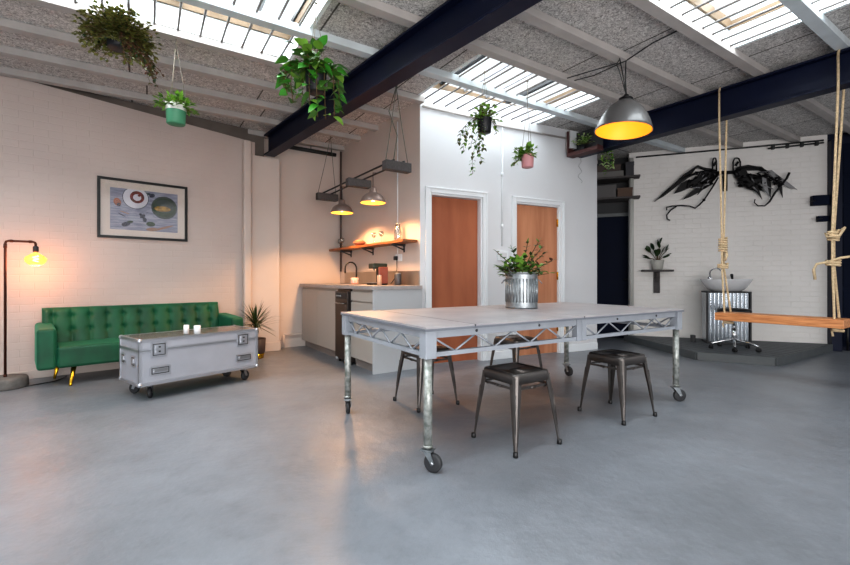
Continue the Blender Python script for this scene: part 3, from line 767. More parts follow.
lo = bpy.data.objects.new('lamp_glow', ld); COL.objects.link(lo); lo.location = (.21, -.0, 1.12); lo.parent = t
b = MB(); cp = [WL(.12, .28, .012), at(33, 383, 4.22), at(45, 379.5, 4.32), at(54, 376.5, 4.42)]
cp = [Vector((lp.x + .17, lp.y + .02, .008)), Vector((-3.70, 4.10, .006)), Vector((-3.64, 4.22, .006)), Vector((-3.66, 4.34, .006)), Vector((-3.70, 4.44, .008))]
b.tube(cp, .005, 6); tag(b.build('power_cable', M_cable), 'black lamp cable lying on the floor beside the sofa leg', 'cable')

# ================================================================== FRAMED PICTURE
fr = thing('framed_picture', 'black framed photograph of food bowls above the green sofa', 'picture', WL(.572, .0), WLA)
W_, Z0, Z1 = .889, 1.468, 2.140; f = .028
b = MB(); b.box(0, W_, -.03, -.002, Z0, Z0 + f); b.box(0, W_, -.03, -.002, Z1 - f, Z1); b.box(0, f, -.03, -.002, Z0 + f, Z1 - f); b.box(W_ - f, W_, -.03, -.002, Z0 + f, Z1 - f); b.build('frame', M_black, fr, bevel=.002)
b = MB(); b.box(f, W_ - f, -.012, -.004, Z0 + f, Z1 - f); b.build('mount', mat('mount_board', (206, 194, 186), .8), fr)
x0, x1, z0, z1 = .115, W_ - .105, Z0 + .10, Z1 - .105
mP = [mat('print_boards', (158, 160, 176), .6, var=1, vscale=7, rgb2=(116, 118, 138), stretch=(1, 1, 9)), mat('print_plate', (196, 196, 206), .5), mat('print_berry', (122, 44, 44), .6, var=.6, vscale=40), mat('print_bowl', (62, 72, 70), .5, var=.3, vscale=9), mat('print_yolk', (170, 128, 40), .6, var=.6, vscale=30), mat('print_green', (52, 72, 46), .6, var=.5, vscale=30), mat('print_orange', (170, 98, 66), .6, var=.5, vscale=30), mat('print_spoon', (150, 116, 100), .6), mat('print_navy', (52, 54, 74), .6, var=.4, vscale=40)]
b = MB(); b.box(x0, x1, -.0125, -.012, z0, z1, 0)
def disc(cx, cz, rx, rz_, mi, lay, n=28, rot=0):
    y = -.0126 - lay * .0003; pts = []
    for k in range(n):
        th = 2 * PI * k / n; px_, pz_ = rx * math.cos(th), rz_ * math.sin(th)
        pts.append((min(max(cx + px_ * math.cos(rot) - pz_ * math.sin(rot), x0), x1), y, min(max(cz + px_ * math.sin(rot) + pz_ * math.cos(rot), z0), z1)))
    b.add(pts, [tuple(range(n))], mi)
def U(u, v): return x0 + (x1 - x0) * u, z0 + (z1 - z0) * v
c = U(.36, .80); disc(*c, .128, .128, 8, 1); disc(*c, .122, .122, 1, 2); c = U(.38, .82); disc(*c, .07, .07, 2, 3); disc(c[0], c[1] - .004, .04, .038, 1, 4); disc(c[0] + .02, c[1] + .02, .015, .012, 2, 5)
c = U(.79, .62); disc(*c, .135, .135, 3, 1); disc(*c, .115, .112, 5, 2); disc(c[0], c[1] + .02, .105, .08, 3, 3); disc(c[0] - .02, c[1] - .015, .085, .033, 4, 4)
for u, v, rx, rz_, mi, ro in ((.10, .66, .035, .045, 6, .3), (.12, .60, .02, .02, 8, 0), (.60, .90, .03, .022, 8, .4), (.55, .93, .02, .014, 8, 0), (.46, .36, .03, .02, 8, .7), (.49, .28, .02, .028, 8, .2), (.43, .40, .014, .014, 8, 0), (.58, .18, .045, .028, 5, 0), (.22, .14, .045, .025, 8, .4), (.28, .2, .03, .014, 5, .1), (.75, .09, .13, .012, 7, .35), (.6, .05, .06, .02, 7, .1), (.2, .42, .05, .006, 7, -.3), (.16, .36, .04, .005, 8, -.5)):
    c = U(u, v); disc(c[0], c[1], rx, rz_, mi, 2 if mi != 7 else 5, 18, ro)
b.build('print', mP, fr)
b = MB(); b.box(f, W_ - f, -.0215, -.020, Z0 + f, Z1 - f); b.build('glazing', glass_mat('picture_glass', (1, 1, 1), .05, .03), fr)

# ================================================================== FLOOR PLANT BY SOFA
pp = Vector((-2.16, 5.48, 0))
t = thing('potted_plant', 'spiky dark green dracaena in dark gold-footed pot between sofa and pilaster', 'plant', pp)
b = MB(); b.lathe([(.10, .06), (.115, .075), (.125, .25), (.115, .25), (.108, .22), (.0001, .22)], 28); b.build('pot', mat('pot_brown', (70, 58, 54), .6), t)
b = MB(); b.lathe([(.098, 0), (.106, .062), (.0001, .062)], 28); b.build('pot_foot', M_gold, t)
b = MB(); R.seed(5)
PRB = ((0, .5), (.3, 1), (.7, .7), (1, .03))
for k in range(95):
    a = R.uniform(0, 2 * PI); e = R.uniform(-.25, 1.5); L = R.uniform(.28, .42)
    if math.cos(a - (WLA + PI / 2)) > .2: L *= .68      # shorter towards the wall
    d = Vector((math.cos(a) * math.cos(e), math.sin(a) * math.cos(e), math.sin(e))); b.leaf((d.x * .01, d.y * .01, .20 + R.uniform(-.05, .05)), d, L, .018, R.uniform(.05, .35), R.choice((0, 0, 1)), PRB)
b.build('foliage', [L_dark, L_olive], t, (0, 0, .221)); b = MB(); b.tube([(0, 0, 0), (.005, 0, .1), (0, .004, .21)], .014, 8); b.build('stem', M_stem, t, (0, 0, .221))

# ================================================================== KITCHENETTE
CD = .65; CB, CT = .895, .935
def kthing(name, label, cat, x=0, off=0, z=0, group=None): return thing(name, label, cat, KP(x, off, z), KA, group)
t = kthing('base_cabinet', 'plain cream double door kitchen cabinet next to the alcove wall', 'cabinet')
b = MB(); b.box(.012, 1.335, -CD + .05, -.004, .10, CB - .002); b.build('carcass', M_cab, t)
b = MB(); b.box(.012, 1.335, -CD + .09, -CD + .105, 0, .10); b.build('plinth', M_plinth, t)
for x0, x1 in ((.03, .675), (.681, 1.30)):
    b = MB(); b.box(x0, x1, -CD + .03, -CD + .048, .105, .86); b.build('door', M_cab, t, bevel=.002)
b = MB(); b.box(1.303, 1.338, -CD + .028, -CD + .048, .02, .87); b.build('filler_strip', M_trim, t)
t = kthing('dishwasher', 'dark slim appliance standing between the kitchen cabinets', 'appliance')
b = MB(); b.box(1.36, 1.715, -CD + .03, -.02, .03, CB - .01); b.build('body', M_appl, t, bevel=.004)
b = MB(); b.box(1.36, 1.715, -CD - .005, -CD + .028, .06, .86); b.build('door', M_appl, t, bevel=.005)
b = MB(); b.box(1.39, 1.685, -CD - .007, -CD - .005, .77, .84); 
for k in range(3): b.lathe([(.014, 0), (.012, .012)], 14, M=Matrix.Translation((1.43 + k * .05, -CD - .007, .805)) @ Matrix.Rotation(PI / 2, 4, 'X'), mi=1)
b.build('control_panel', [M_dark, M_steel], t)
b = MB(); b.tube([(1.41, -CD - .006, .72), (1.41, -CD - .035, .72), (1.665, -CD - .035, .72), (1.665, -CD - .006, .72)], .007, 8); b.build('handle', M_steel, t)
for x, y in ((1.38, -.60), (1.69, -.60), (1.38, -.05), (1.69, -.05)):
    b = MB(); b.tube([(x, y, 0), (x, y, .035)], .015, 8); b.build('foot', M_black, t)
t = kthing('drawer_cabinet', 'kitchen drawer cabinet with pale grey end panel beside the doors wall', 'cabinet')
b = MB(); b.box(1.735, 2.278, -CD + .05, -.004 - .0, .10, CB - .002); b.build('carcass', M_cab, t)
for z0, z1 in ((.76, .865), (.60, .745)):
    b = MB(); b.box(1.74, 2.27, -CD + .03, -CD + .048, z0, z1); dr = b.build('drawer', M_cab, t, bevel=.002)
b = MB(); b.box(1.74, 2.27, -CD + .03, -CD + .048, .105, .59); b.build('door', M_cab, t, bevel=.002)
b = MB(); b.box(1.74, 2.278, -CD + .09, -CD + .105, 0, .10); b.build('plinth', M_plinth, t)
b = MB(); b.box(2.28, 2.302, -CD + .025, -.0, 0, CB - .001); b.build('end_panel', M_cabend, t, bevel=.001)
t = kthing('worktop', 'grey kitchen worktop with inset sink along the side wall', 'worktop')
sx0, sx1, sy0, sy1 = .55, 1.05, -.50, -.14
b = MB()
for a in ((.005, sx0, -CD, -.005), (sx1, 2.315, -CD, -.005), (sx0, sx1, -CD, sy0), (sx0, sx1, sy1, -.005)): b.box(a[0], a[1], a[2], a[3], CB, CT)
b.build('counter_slab', M_counter, t, bevel=0)
b = MB(); sz = CB + .012
for q in ((sx0, sx1, sy0, sy1, sz, sz + .003), ): b.box(*q)
b.box(sx0, sx0 + .004, sy0, sy1, sz, CT + .002); b.box(sx1 - .004, sx1, sy0, sy1, sz, CT + .002); b.box(sx0, sx1, sy0, sy0 + .004, sz, CT + .002); b.box(sx0, sx1, sy1 - .004, sy1, sz, CT + .002)
b.box(sx0 - .02, sx1 + .02, sy0 - .02, sy0, CT, CT + .003); b.box(sx0 - .02, sx1 + .02, sy1, sy1 + .02, CT, CT + .003); b.box(sx0 - .02, sx0, sy0, sy1, CT, CT + .003); b.box(sx1, sx1 + .02, sy0, sy1, CT, CT + .003)
b.build('sink', M_steel, t)
b = MB(); b.box(.2, 2.25, -.012, -.002, CT + .001, 1.105); tag(b.build('splashback', mat('steel_splashback', (176, 168, 160), .3, .85, var=.15, vscale=3), loc=KP(0, 0), rz=KA, bevel=.001), 'low brushed steel splashback strip behind the kitchen worktop', 'splashback')
# tap
t = kthing('kitchen_tap', 'tall black swan neck tap over the kitchen sink', 'tap', .8, .10, CT + .0)
b = MB(); b.lathe([(.026, 0), (.026, .008), (.016, .014)], 16); b.build('base', M_black, t)
b = MB(); pts = [(0, 0, .008), (0, 0, .22)] + [(0 - 0, -.085 + .085 * math.cos(a), .22 + .085 * math.sin(a)) for a in [PI * k / 10 for k in range(1, 11)]] + [(0, -.17, .15)]
b.tube(pts, [.011] * (len(pts) - 1) + [.013], 10); b.build('spout', M_black, t)
b = MB(); b.tube([(.012, 0, .05), (.05, 0, .075)], .006, 8); b.build('lever', M_black, t)
t = kthing('flower_pot', 'small pink and white patterned pot beside the kitchen tap', 'pot', 1.12, .28, CT + .0035)
b = MB(); b.lathe([(.035, 0), (.05, .01), (.052, .085), (.046, .085), (.044, .03), (.0001, .028)], 20); b.build('pot', [mat('blush_pot', (226, 178, 166), .5)], t)
b = MB()
for k in range(8):
    a = k * PI / 4; b.bar((math.cos(a) * .0515, math.sin(a) * .0515, .02), (math.cos(a) * .0525, math.sin(a) * .0525, .07), .016, .002)
b.build('pattern_band', M_white_cer, t)
# coffee machine
t = kthing('coffee_machine', 'black pod coffee machine on the kitchen worktop', 'coffee machine', 1.62, .22, CT + .0005)
b = MB(); b.box(-.075, .075, -.10, .12, 0, .02); b.box(-.075, .075, .03, .12, .02, .20); b.build('body', M_black, t, bevel=.008)
b = MB(); b.box(-.07, .07, -.08, .12, .20, .265); b.build('brew_head', mat('machine_green_black', (34, 46, 42), .3), t, bevel=.015, seg=3)
b = MB(); b.box(-.055, .055, -.11, .02, .021, .03); b.tube([(0, -.035, .20), (0, -.035, .175)], .012, 10); b.build('drip_tray', M_steel, t)
b = MB(); b.box(.077, .10, -.02, .11, .01, .22); b.build('water_tank', mat('tank_red_brown', (120, 70, 62), .3), t, bevel=.01)
b = MB(); b.tube([KP(1.76, .10, CT + .01), KP(1.80, .06, 1.02), KP(1.79, .03, 1.12), KP(1.78, .025, 1.24)], .005, 6)
tag(b.build('appliance_cable', M_black), 'black cable rising from the coffee machine to the wall socket', 'cable')
t = kthing('wall_socket', 'white double socket with black plug under the wooden shelf', 'socket', 1.80, .0, 1.27)
b = MB(); b.box(-.075, .075, -.012, -.001, -.043, .043); b.build('plate', M_trim, t, bevel=.003)
b = MB(); b.box(-.055, -.01, -.055, -.012, -.03, .02); b.build('plug', M_black, t, bevel=.008)
for x, h, c, lb in ((1.93, .145, (70, 72, 78), 'dark storage jar against the steel splashback'), (1.84, .12, (186, 160, 140), 'pale slim jar beside the coffee machine')):
    t = kthing('storage_jar', lb, 'jar', x, .10 if x > 1.9 else .30, CT + .0005, 'jars on the kitchen worktop')
    b = MB(); r = .04 if x > 1.9 else .028; b.lathe([(r * .9, 0), (r, .006), (r, h - .02), (r * .85, h - .012), (.0001, h - .012)], 20); b.build('jar', mat('jar_%d' % c[0], c, .35), t)
    b = MB(); b.lathe([(r * .95, h - .012), (r * .95, h), (.0001, h)], 20); b.build('lid', M_steel, t)
# shelf
SH = 1.43
t = kthing('wooden_shelf', 'long live-edge wooden shelf on dark pipe brackets above the counter', 'shelf', 0, 0, SH)
b = MB(); pts = []; R.seed(9); n = 16
front = [(.03 + 2.19 * k / n, -.19 - .018 * math.sin(k * 1.3) - R.uniform(0, .012)) for k in range(n + 1)]
b.prism([(.03, -.008)][::-1] + front + [(2.22, -.008)], 0, .032); b.build('shelf_board', M_wood, t, bevel=.003)
for x in (.42, 1.12, 1.92):
    b = MB(); b.tube([(x, -.008, -.07), (x, -.17, -.012)], .009, 8); b.tube([(x, -.01, -.012), (x, -.18, -.012)], .011, 8); b.lathe([(.028, 0), (.028, .008), (.014, .02)], 14, M=Matrix.Translation((x, -.001, -.012)) @ Matrix.Rotation(PI / 2, 4, 'X'))
    b.box(x - .014, x + .014, -.008, -.0015, -.10, -.01); b.build('bracket', M_dark, t)
SZ = SH + .0325
def glass(x, off, h, r, name, lb, grp, kind=0):
    t = kthing(name, lb, 'glass', x, off, SZ, grp)
    b = MB()
    if kind == 0: b.lathe([(.03, 0), (.028, .003), (.004, .006), (.0035, h * .5), (r * .7, h * .58), (r, h * .78), (r * .85, h), (r * .80, h), (r * .93, h * .78), (r * .6, h * .6), (.0001, h * .56)], 18)
    else: b.lathe([(r * .8, 0), (r * .85, .003), (r, h), (r * .94, h), (r * .78, .01), (.0001, .008)], 18)
    b.build('goblet' if kind == 0 else 'glass_body', M_ware, t); return t
G_ = 'glasses on the wooden shelf'
glass(.22, .10, .15, .032, 'wine_glass', 'wine glass at the alcove end of the shelf', G_); glass(.36, .12, .15, .032, 'wine_glass', 'wine glass second from the alcove end of the shelf', G_)
glass(1.36, .12, .15, .034, 'wine_glass', 'wine glass on the middle of the shelf, nearer the bowl', G_); glass(1.56, .12, .15, .034, 'wine_glass', 'wine glass on the middle of the shelf, farther from the bowl', G_)
t = kthing('glass_carafe', 'tall clear glass carafe near the doors end of the shelf', 'carafe', 1.93, .10, SZ); b = MB(); b.lathe([(.04, 0), (.045, .01), (.045, .12), (.03, .16), (.03, .20), (.027, .20), (.027, .16), (.041, .12), (.041, .015), (.0001, .01)], 20); b.build('carafe_body', M_ware, t)
b = MB(); b.lathe([(.02, .201), (.02, .215), (.0001, .216)], 14); b.build('stopper', M_steel, t)
t = kthing('serving_bowl', 'low brown bowl on the wooden shelf', 'bowl', .92, .11, SZ); b = MB(); b.lathe([(.04, 0), (.045, .006), (.08, .035), (.088, .055), (.083, .055), (.074, .036), (.03, .014), (.0001, .012)], 24); b.build('bowl_body', mat('bowl_brown', (150, 100, 80), .5), t)
b = MB(); b.lathe([(.05, .0555), (.075, .062), (.05, .08), (.0001, .084)], 16); b.build('bowl_content', mat('bowl_filling', (182, 120, 92), .7), t)
# conduits on the walls
b = MB(); b.tube([KP(.10, .03, 1.12), KP(.10, .03, 2.98)], .014, 10); b.tube([KP(.10, .03, 2.2), KP(.10, .03, 2.24)], .02, 10); tag(b.build('wall_pipe', mat('pipe_dark_brown', (84, 70, 66), .5)), 'dark vertical pipe in the corner of the kitchenette', 'pipe')
b = MB(); b.tube([KP(1.78, .012, 1.32), KP(1.78, .012, 2.95)], .007, 8); tag(b.build('wall_conduit', M_trim), 'thin vertical conduit rising from the kitchen socket', 'conduit')
b = MB(); b.tube([A0 + J * .42 + Vector((.03, -.05, 2.94)), A0 + J * 1.2 + Vector((.02, -.06, 2.93))], .028, 12)
for k in (.5, .8, 1.12):
    q = A0 + J * k + Vector((.026, -.055, 2.935)); b.tube([q, q + Vector((0, 0, .10))], .006, 6)
tag(b.build('ceiling_pipe', M_cable), 'dark horizontal pipe under the ceiling of the alcove', 'pipe')
b = MB(); b.tube([A0 + J * .40 + Vector((.02, -.045, .19)), A0 + J * 1.19 + Vector((.02, -.045, .19))], .016, 10); b.tube([A0 + J * .40 + Vector((.02, -.045, .19)), A0 + J * .40 + Vector((.02, -.045, .02))], .016, 10)
tag(b.build('heating_pipe', M_plaster), 'painted heating pipe above the alcove baseboard', 'pipe')
# doors wall conduit, socket, junction
b = MB(); n_ = Vector((Dd.y, -Dd.x, 0))
def tubeD(b, pts, r): b.tube([DP(a, off, z) for a, off, z in pts], r, 8)
tubeD(b, [(.02, .02, 2.985), (1.0, .02, 2.96), (1.02, .02, 2.93), (2.3, .02, 2.93)], .013)
tag(b.build('wall_conduit', M_joist), 'horizontal conduit along the top of the wall with doors', 'conduit')
b = MB(); tubeD(b, [(1.14, .014, 1.42), (1.14, .014, 2.93)], .010)
for z in (1.65, 2.3): tubeD(b, [(1.14, .014, z), (1.14, .014, z + .05)], .016)
tag(b.build('wall_conduit', M_trim), 'white vertical conduit down the wall between the two doors', 'conduit')
t = thing('wall_socket', 'white socket box on the wall between the two doors', 'socket', DP(1.14, 0, 1.30), DA); b = MB(); b.box(-.075, .075, -.04, -.001, -.06, .06); b.build('socket_box', M_trim, t, bevel=.004)
b = MB(); b.box(-.05, .05, -.044, -.04, -.035, .035); b.build('switch_plate', M_white_cer, t, bevel=.002)
t = thing('junction_box', 'grey junction duct under the ceiling near the navy beam end', 'box', DP(2.28, 0, 2.78), DA); b = MB(); b.box(-.07, .07, -.09, -.001, 0, .24); b.build('duct_box', M_joist, t, bevel=.004)
b = MB(); b.box(-.075, .075, -.095, -.09, .0, .24); b.build('cover', M_trim, t, bevel=.002)

# ================================================================== HANGING LIGHT RAIL OVER KITCHEN
RD = Vector((-.551, .834, 0)).normalized(); RA = math.atan2(RD.y, RD.x); R0 = Vector((-.287, 4.4, 2.155))
t = thing('light_rail', 'hanging conduit rail with three dark wooden blocks over the kitchen counter', 'rail', R0, RA)
for i, x in enumerate((0.0, .93, 1.98)):
    b = MB(); b.box(x - .045, x + .045, -.15, .15, -.045, .05); b.build('wooden_block', M_darkwood, t, bevel=.006)
for y in (-.07, .05):
    b = MB(); b.tube([(-.03, y, .06), (.5, y, .062), (1.2, y, .062), (2.02, y, .06)], .0105, 10); b.build('conduit_bar', M_black, t)
def cord(b, pts, r=.004): b.tube(pts, r, 5)
hz = CZ - .065 - R0.z
for x, ap in ((0.0, (.05, -.02)), (1.98, (1.9, -.02))):
    b = MB()
    for y in (-.13, .13):
        cord(b, [(x, y, .05), (x * .5 + ap[0] * .5, (y + ap[1]) / 2, hz * .5), (ap[0], ap[1], hz)])
    b.lathe([(.012, hz), (.018, hz + .03), (.0001, hz + .03)], 10, c=(ap[0], ap[1], 0))
    if x < 1: cord(b, [(ap[0], ap[1], hz), (.08, .05, hz * .7), (.03, -.02, hz * .4), (.02, .03, .06)], .005)
    b.build('suspension_cord', mat('cord_green_grey', (92, 98, 88), .7), t)
for i, (a, lb) in enumerate(((1.44, 'smaller-looking domed metal pendant nearest the alcove corner'), (.544, 'domed metal pendant above the coffee machine, nearest the brown door'))):
    q = R0 + RD * a; zr = 1.866
    l = thing('pendant_lamp', lb, 'lamp', (q.x, q.y, zr), RA, 'domed pendants on the kitchen light rail')
    b = MB(); b.lathe([(.143, 0), (.146, .004), (.138, .03), (.118, .07), (.085, .098), (.052, .112), (.042, .125), (.040, .165), (.022, .175), (.0001, .176)], 36, close=False)
    b.build('lamp_shade', M_shade_k, l)
    b = MB(); b.lathe([(.140, .002), (.133, .028), (.113, .066), (.08, .092), (.0001, .102)], 36, close=False); b.build('shade_lining', M_shade_kin, l)
    b = MB(); b.sphere((0, 0, .045), .03, 14); b.build('bulb', M_bulb, l)
    b = MB(); b.tube([(0, 0, .175), (0, 0, 2.155 + .055 - zr)], .004, 6); b.tube([(0, 0, 2.155 + .05 - zr), (0, -.07, 2.155 + .06 - zr)], .004, 6); b.build('cord', M_cable, l)
    ld = bpy.data.lights.new('pendant_glow', 'SPOT'); ld.energy = 68; ld.color = (1, .52, .23); ld.shadow_soft_size = .09; ld.spot_size = math.radians(146); ld.spot_blend = .35; ld.specular_factor = .15
    lo = bpy.data.objects.new('pendant_glow', ld); COL.objects.link(lo); lo.location = (0, 0, -.005); lo.parent = l

# ================================================================== BIG PENDANT OVER TABLE
bp_ = at(623, 131, 3.857)
l = thing('dome_pendant', 'large grey dome pendant with glowing yellow inside above the table', 'lamp', (bp_.x, bp_.y, 2.335))
Mt = Matrix.Rotation(math.radians(5), 4, 'Y')
b = MB(); b.lathe([(.238, 0), (.242, .004), (.238, .02), (.222, .07), (.194, .13), (.156, .19), (.110, .238), (.078, .262), (.06, .27), (.05, .285), (.0001, .288)], 48, close=False, M=Mt); b.build('lamp_shade', M_shade, l)
b = MB(); b.lathe([(.234, .003), (.218, .068), (.190, .127), (.150, .186), (.0001, .240)], 48, close=False, M=Mt); b.build('shade_lining', M_shade_in, l)
b = MB(); b.lathe([(.045, .284), (.06, .288), (.06, .296), (.03, .305), (.02, .33), (.0001, .332)], 20, M=Mt)
for a in (0, 2.1, 4.2): b.tube([Mt @ Vector((.055 * math.cos(a), .055 * math.sin(a), .29)), Mt @ Vector((.085 * math.cos(a), .085 * math.sin(a), .25))], .005, 6)
b.build('top_fitting', M_black, l)
b = MB(); top = CZ - .07 - 2.335
b.tube([(.03, 0, .32), (-.0, 0, .5), (-.03, 0, top)], .005, 6); b.tube([(.03, 0, .32), (.03, .02, .5), (.05, .05, top)], .005, 6); b.tube([(.03, 0, .32), (-.03, .01, .55), (-.05, .02, top - .04), (-.02, .03, top)], .004, 6)
b.build('cord', M_cable, l)
b = MB(); jx = bp_.x; jy = bp_.y
pA = Vector((bp_.x + .05, bp_.y + .05, CZ - .066)); pB = ts(J.dot(pA) + .0, 1.80); pB.z = CZ - .01
b.tube([pA, pA + (pB - pA) * .5 + Vector((0, 0, .02)), pB], .006, 6)
pC = ts(J.dot(pA) - .15, 2.92); pC.z = CZ - .04
b.tube([pA, (pA + pC) / 2 + Vector((0, 0, .0)), pC], .005, 6); pD = ts(J.dot(pA) - .02, 2.95); pD.z = CZ - .02
b.tube([pA, (pA + pD) / 2 + Vector((0, 0, -.03)), pD], .005, 6)
tag(b.build('ceiling_cable', M_cable), 'dark cables strung across the ceiling from the dome pendant hook', 'cable')
ld = bpy.data.lights.new('dome_glow', 'POINT'); ld.energy = 2; ld.color = (1, .66, .3); ld.shadow_soft_size = .05
lo = bpy.data.objects.new('dome_glow', ld); COL.objects.link(lo); lo.location = (0, 0, .08); lo.parent = l

# ================================================================== HANGING PLANTS
def hang(name, lbpot, px, py, Y, r, h, potmat, top_z, pot2=None, nc=3, apex=None, tilt=0):
    c = at(px, py, Y)     # centre of the pot bottom
    t = thing('hanging_plant', lbpot, 'plant', c, 0, 'plants hanging from the ceiling')
    b = MB(); b.lathe([(r * .82, 0), (r * .88, .004), (r, h * .97), (r, h), (r * .92, h), (r * .86, h * .8), (.0001, h * .8)], 28)
    po = b.build('pot', potmat, t)
    if pot2: b = MB(); b.lathe([(r * .962 + .001, h * .66), (r + .0015, h * .97), (r + .0015, h + .001), (r * .93, h + .001)], 28, close=False); b.build('pot_rim', pot2, t)
    b = MB(); ap = Vector(apex) if apex else Vector((0, 0, min(.45, (top_z - c.z) * .6) + h)); tz = top_z - c.z
    for k in range(nc):
        a = 2 * PI * k / nc + .5; b.tube([(r * math.cos(a), r * math.sin(a), h), (ap.x + .01 * math.cos(a), ap.y + .01 * math.sin(a), ap.z)], .0022, 4)
    b.tube([(ap.x, ap.y, ap.z), (ap.x, ap.y, tz)], .003, 5); b.lathe([(.010, tz - .012), (.010, tz - .004)], 8, c=(ap.x, ap.y, 0))
    b.build('hanging_cord', M_cord, t)
    return t, c
def bush(t, c, parts, mats, clear=None):
    b, s_ = MB(), MB(); parts(b, s_)
    if clear:      # leaves stay in front of the wall
        n, d0 = clear
        for m_ in (b, s_):
            for i, v in enumerate(m_.v):
                v = Vector(v); d = v.dot(n) + d0
                if d < .006: m_.v[i] = tuple(v + n * (.006 - d))
    b.build('foliage', mats, t, c); s_.build('stem', M_stem, t, c); return t
RODZ = CZ - .02
# 1 large bushy basket
R.seed(21)
t, c = hang('hanging_basket', 'dense bushy olive green hanging plant under the sofa side skylight', 119, 49, 2.62, .068, .10, M_blackp, RODZ + .0, nc=3)
def f(b, s_):
    for k in range(560):
        a = R.uniform(0, 2 * PI); e = R.uniform(-.75, 1.5); L = R.uniform(.07, .165); d = Vector((math.cos(a) * math.cos(e), math.sin(a) * math.cos(e), math.sin(e) * .8))
        sprig(b, s_, (d.x * .05, d.y * .05, 0), d, L, 4, .022, .017, [0, 1, 1, 2, 2], .5, .0012)
    for k in range(34):
        a = R.uniform(-.9, 1.3) ; x, y = math.cos(a) * .1, math.sin(a) * .1
        sprig(b, s_, (x, y, -.0), (x * 4, y * 3, -.75), R.uniform(.12, .26), 7, .020, .016, [0, 3, 3, 1], .3, .0012)
bush(t, (.015, -.03, .055), f, [L_dark, L_olive, mat('leaf_yellow_green', (122, 124, 62), .5, var=.3, vscale=12), L_brown])
# 2 green and white pot
R.seed(22)
t, c = hang('hanging_pot', 'bright leafy plant in green and white hanging pot above the sofa', 176, 124.5, 3.55, .078, .165, M_greenpot, RODZ, M_whitepot, nc=3)
def f(b, s_):
    for k in range(44):
        a = R.uniform(0, 2 * PI); e = R.uniform(-.1, 1.3); d = Vector((math.cos(a) * math.cos(e), math.sin(a) * math.cos(e), math.sin(e)))
        sprig(b, s_, (d.x * .03, d.y * .03, -.03), d, R.uniform(.04, .11), 2, .055, .03, [0, 1, 1], .3, .002)
bush(t, (0, 0, .16), f, [L_mid, L_light])
# 3 pothos
R.seed(23)
t, c = hang('hanging_pot', 'large trailing pothos in black hanging pot before the long navy beam', 316, 93, 3.15, .078, .165, M_blackp, RODZ, nc=3)
HEART = ((0, .25), (.12, .85), (.35, 1), (.65, .72), (.88, .3), (1, .02))
def f(b, s_):
    def vine(pts, n):
        s_.tube(pts, .003, 5)
        for k in range(n):
            u = (k + .6) / n * (len(pts) - 1); i = min(int(u), len(pts) - 2); p = Vector(pts[i]).lerp(Vector(pts[i + 1]), u - i)
            a = R.uniform(0, 2 * PI); d = Vector((math.cos(a), math.sin(a) * .8 - .25, R.uniform(-.9, .35)))
            b.leaf(p, d, R.uniform(.065, .10), R.uniform(.055, .075), .35, R.choice((0, 0, 1, 2)), HEART, .2, R.uniform(-.5, .5))
    for dx, dy, L in ((-.22, .0, .10), (-.20, -.06, .19), (-.15, -.08, .26), (-.24, .03, .14), (.03, -.10, .37), (.08, -.08, .38), (.13, -.02, .36), (.16, .0, .28), (-.02, -.1, .33), (.15, .05, .25), (-.12, .08, .2)):
        vine([(0, 0, .0), (dx * .6, dy * .6, .06), (dx, dy, .0), (dx * 1.05, dy * 1.1, -L * .5), (dx * 1.0 + .01, dy * 1.1, -L)], 12)
    for k in range(54):
        a = R.uniform(0, 2 * PI); e = R.uniform(.0, 1.4); d = Vector((math.cos(a) * math.cos(e) - .12, math.sin(a) * math.cos(e), math.sin(e))); L = R.uniform(.06, .21)
        s_.tube([(0, 0, 0), d * L], .002, 4); b.leaf(d * L, d + Vector((0, 0, -.5)), R.uniform(.08, .11), R.uniform(.06, .08), .3, R.choice((0, 0, 1, 2)), HEART, .2, R.uniform(-.6, .6))
bush(t, (0, 0, .155), f, [L_mid, L_light, mat('leaf_fresh', (70, 150, 50), .4)])
# 4 ivy
R.seed(24)
t, c = hang('hanging_pot', 'trailing ivy in small black hanging pot before the white wall', 484.5, 133, 4.2, .070, .140, M_blackp, RODZ, nc=3)
def f(b, s_):
    for k in range(44):
        a = R.uniform(0, 2 * PI); e = R.uniform(.0, 1.4); d = Vector((math.cos(a) * math.cos(e), math.sin(a) * math.cos(e), math.sin(e)))
        sprig(b, s_, (0, 0, 0), d, R.uniform(.06, .15), 3, .042, .030, [2, 1, 2], .4, .0015)
    for dx, dy, L in ((-.26, 0, .24), (-.20, 0, .32), (-.14, -.03, .30), (-.08, -.05, .56), (-.05, -.05, .44), (.0, -.07, .32), (.12, 0, .16), (-.22, .03, .16)):
        p = Vector((dx * .4, dy * .4, .03)); pts = [Vector((0, 0, 0)), p.copy()]; n = int(L / .035)
        for k in range(n):
            p = p + Vector((dx * .6 / n * (1.5 if k < n / 2 else .3) + R.uniform(-.012, .012), dy * .6 / n + R.uniform(-.01, .01), -L / n)); pts.append(p.copy())
            for q in range(2):
                a = R.uniform(0, 2 * PI); b.leaf(p, (math.cos(a), math.sin(a), -.3), .042, .032, .3, R.choice((0, 1, 2)), HEART)
        s_.tube(pts, .002, 4)
bush(t, (0, 0, .12), f, [L_mid, L_olive, L_light])
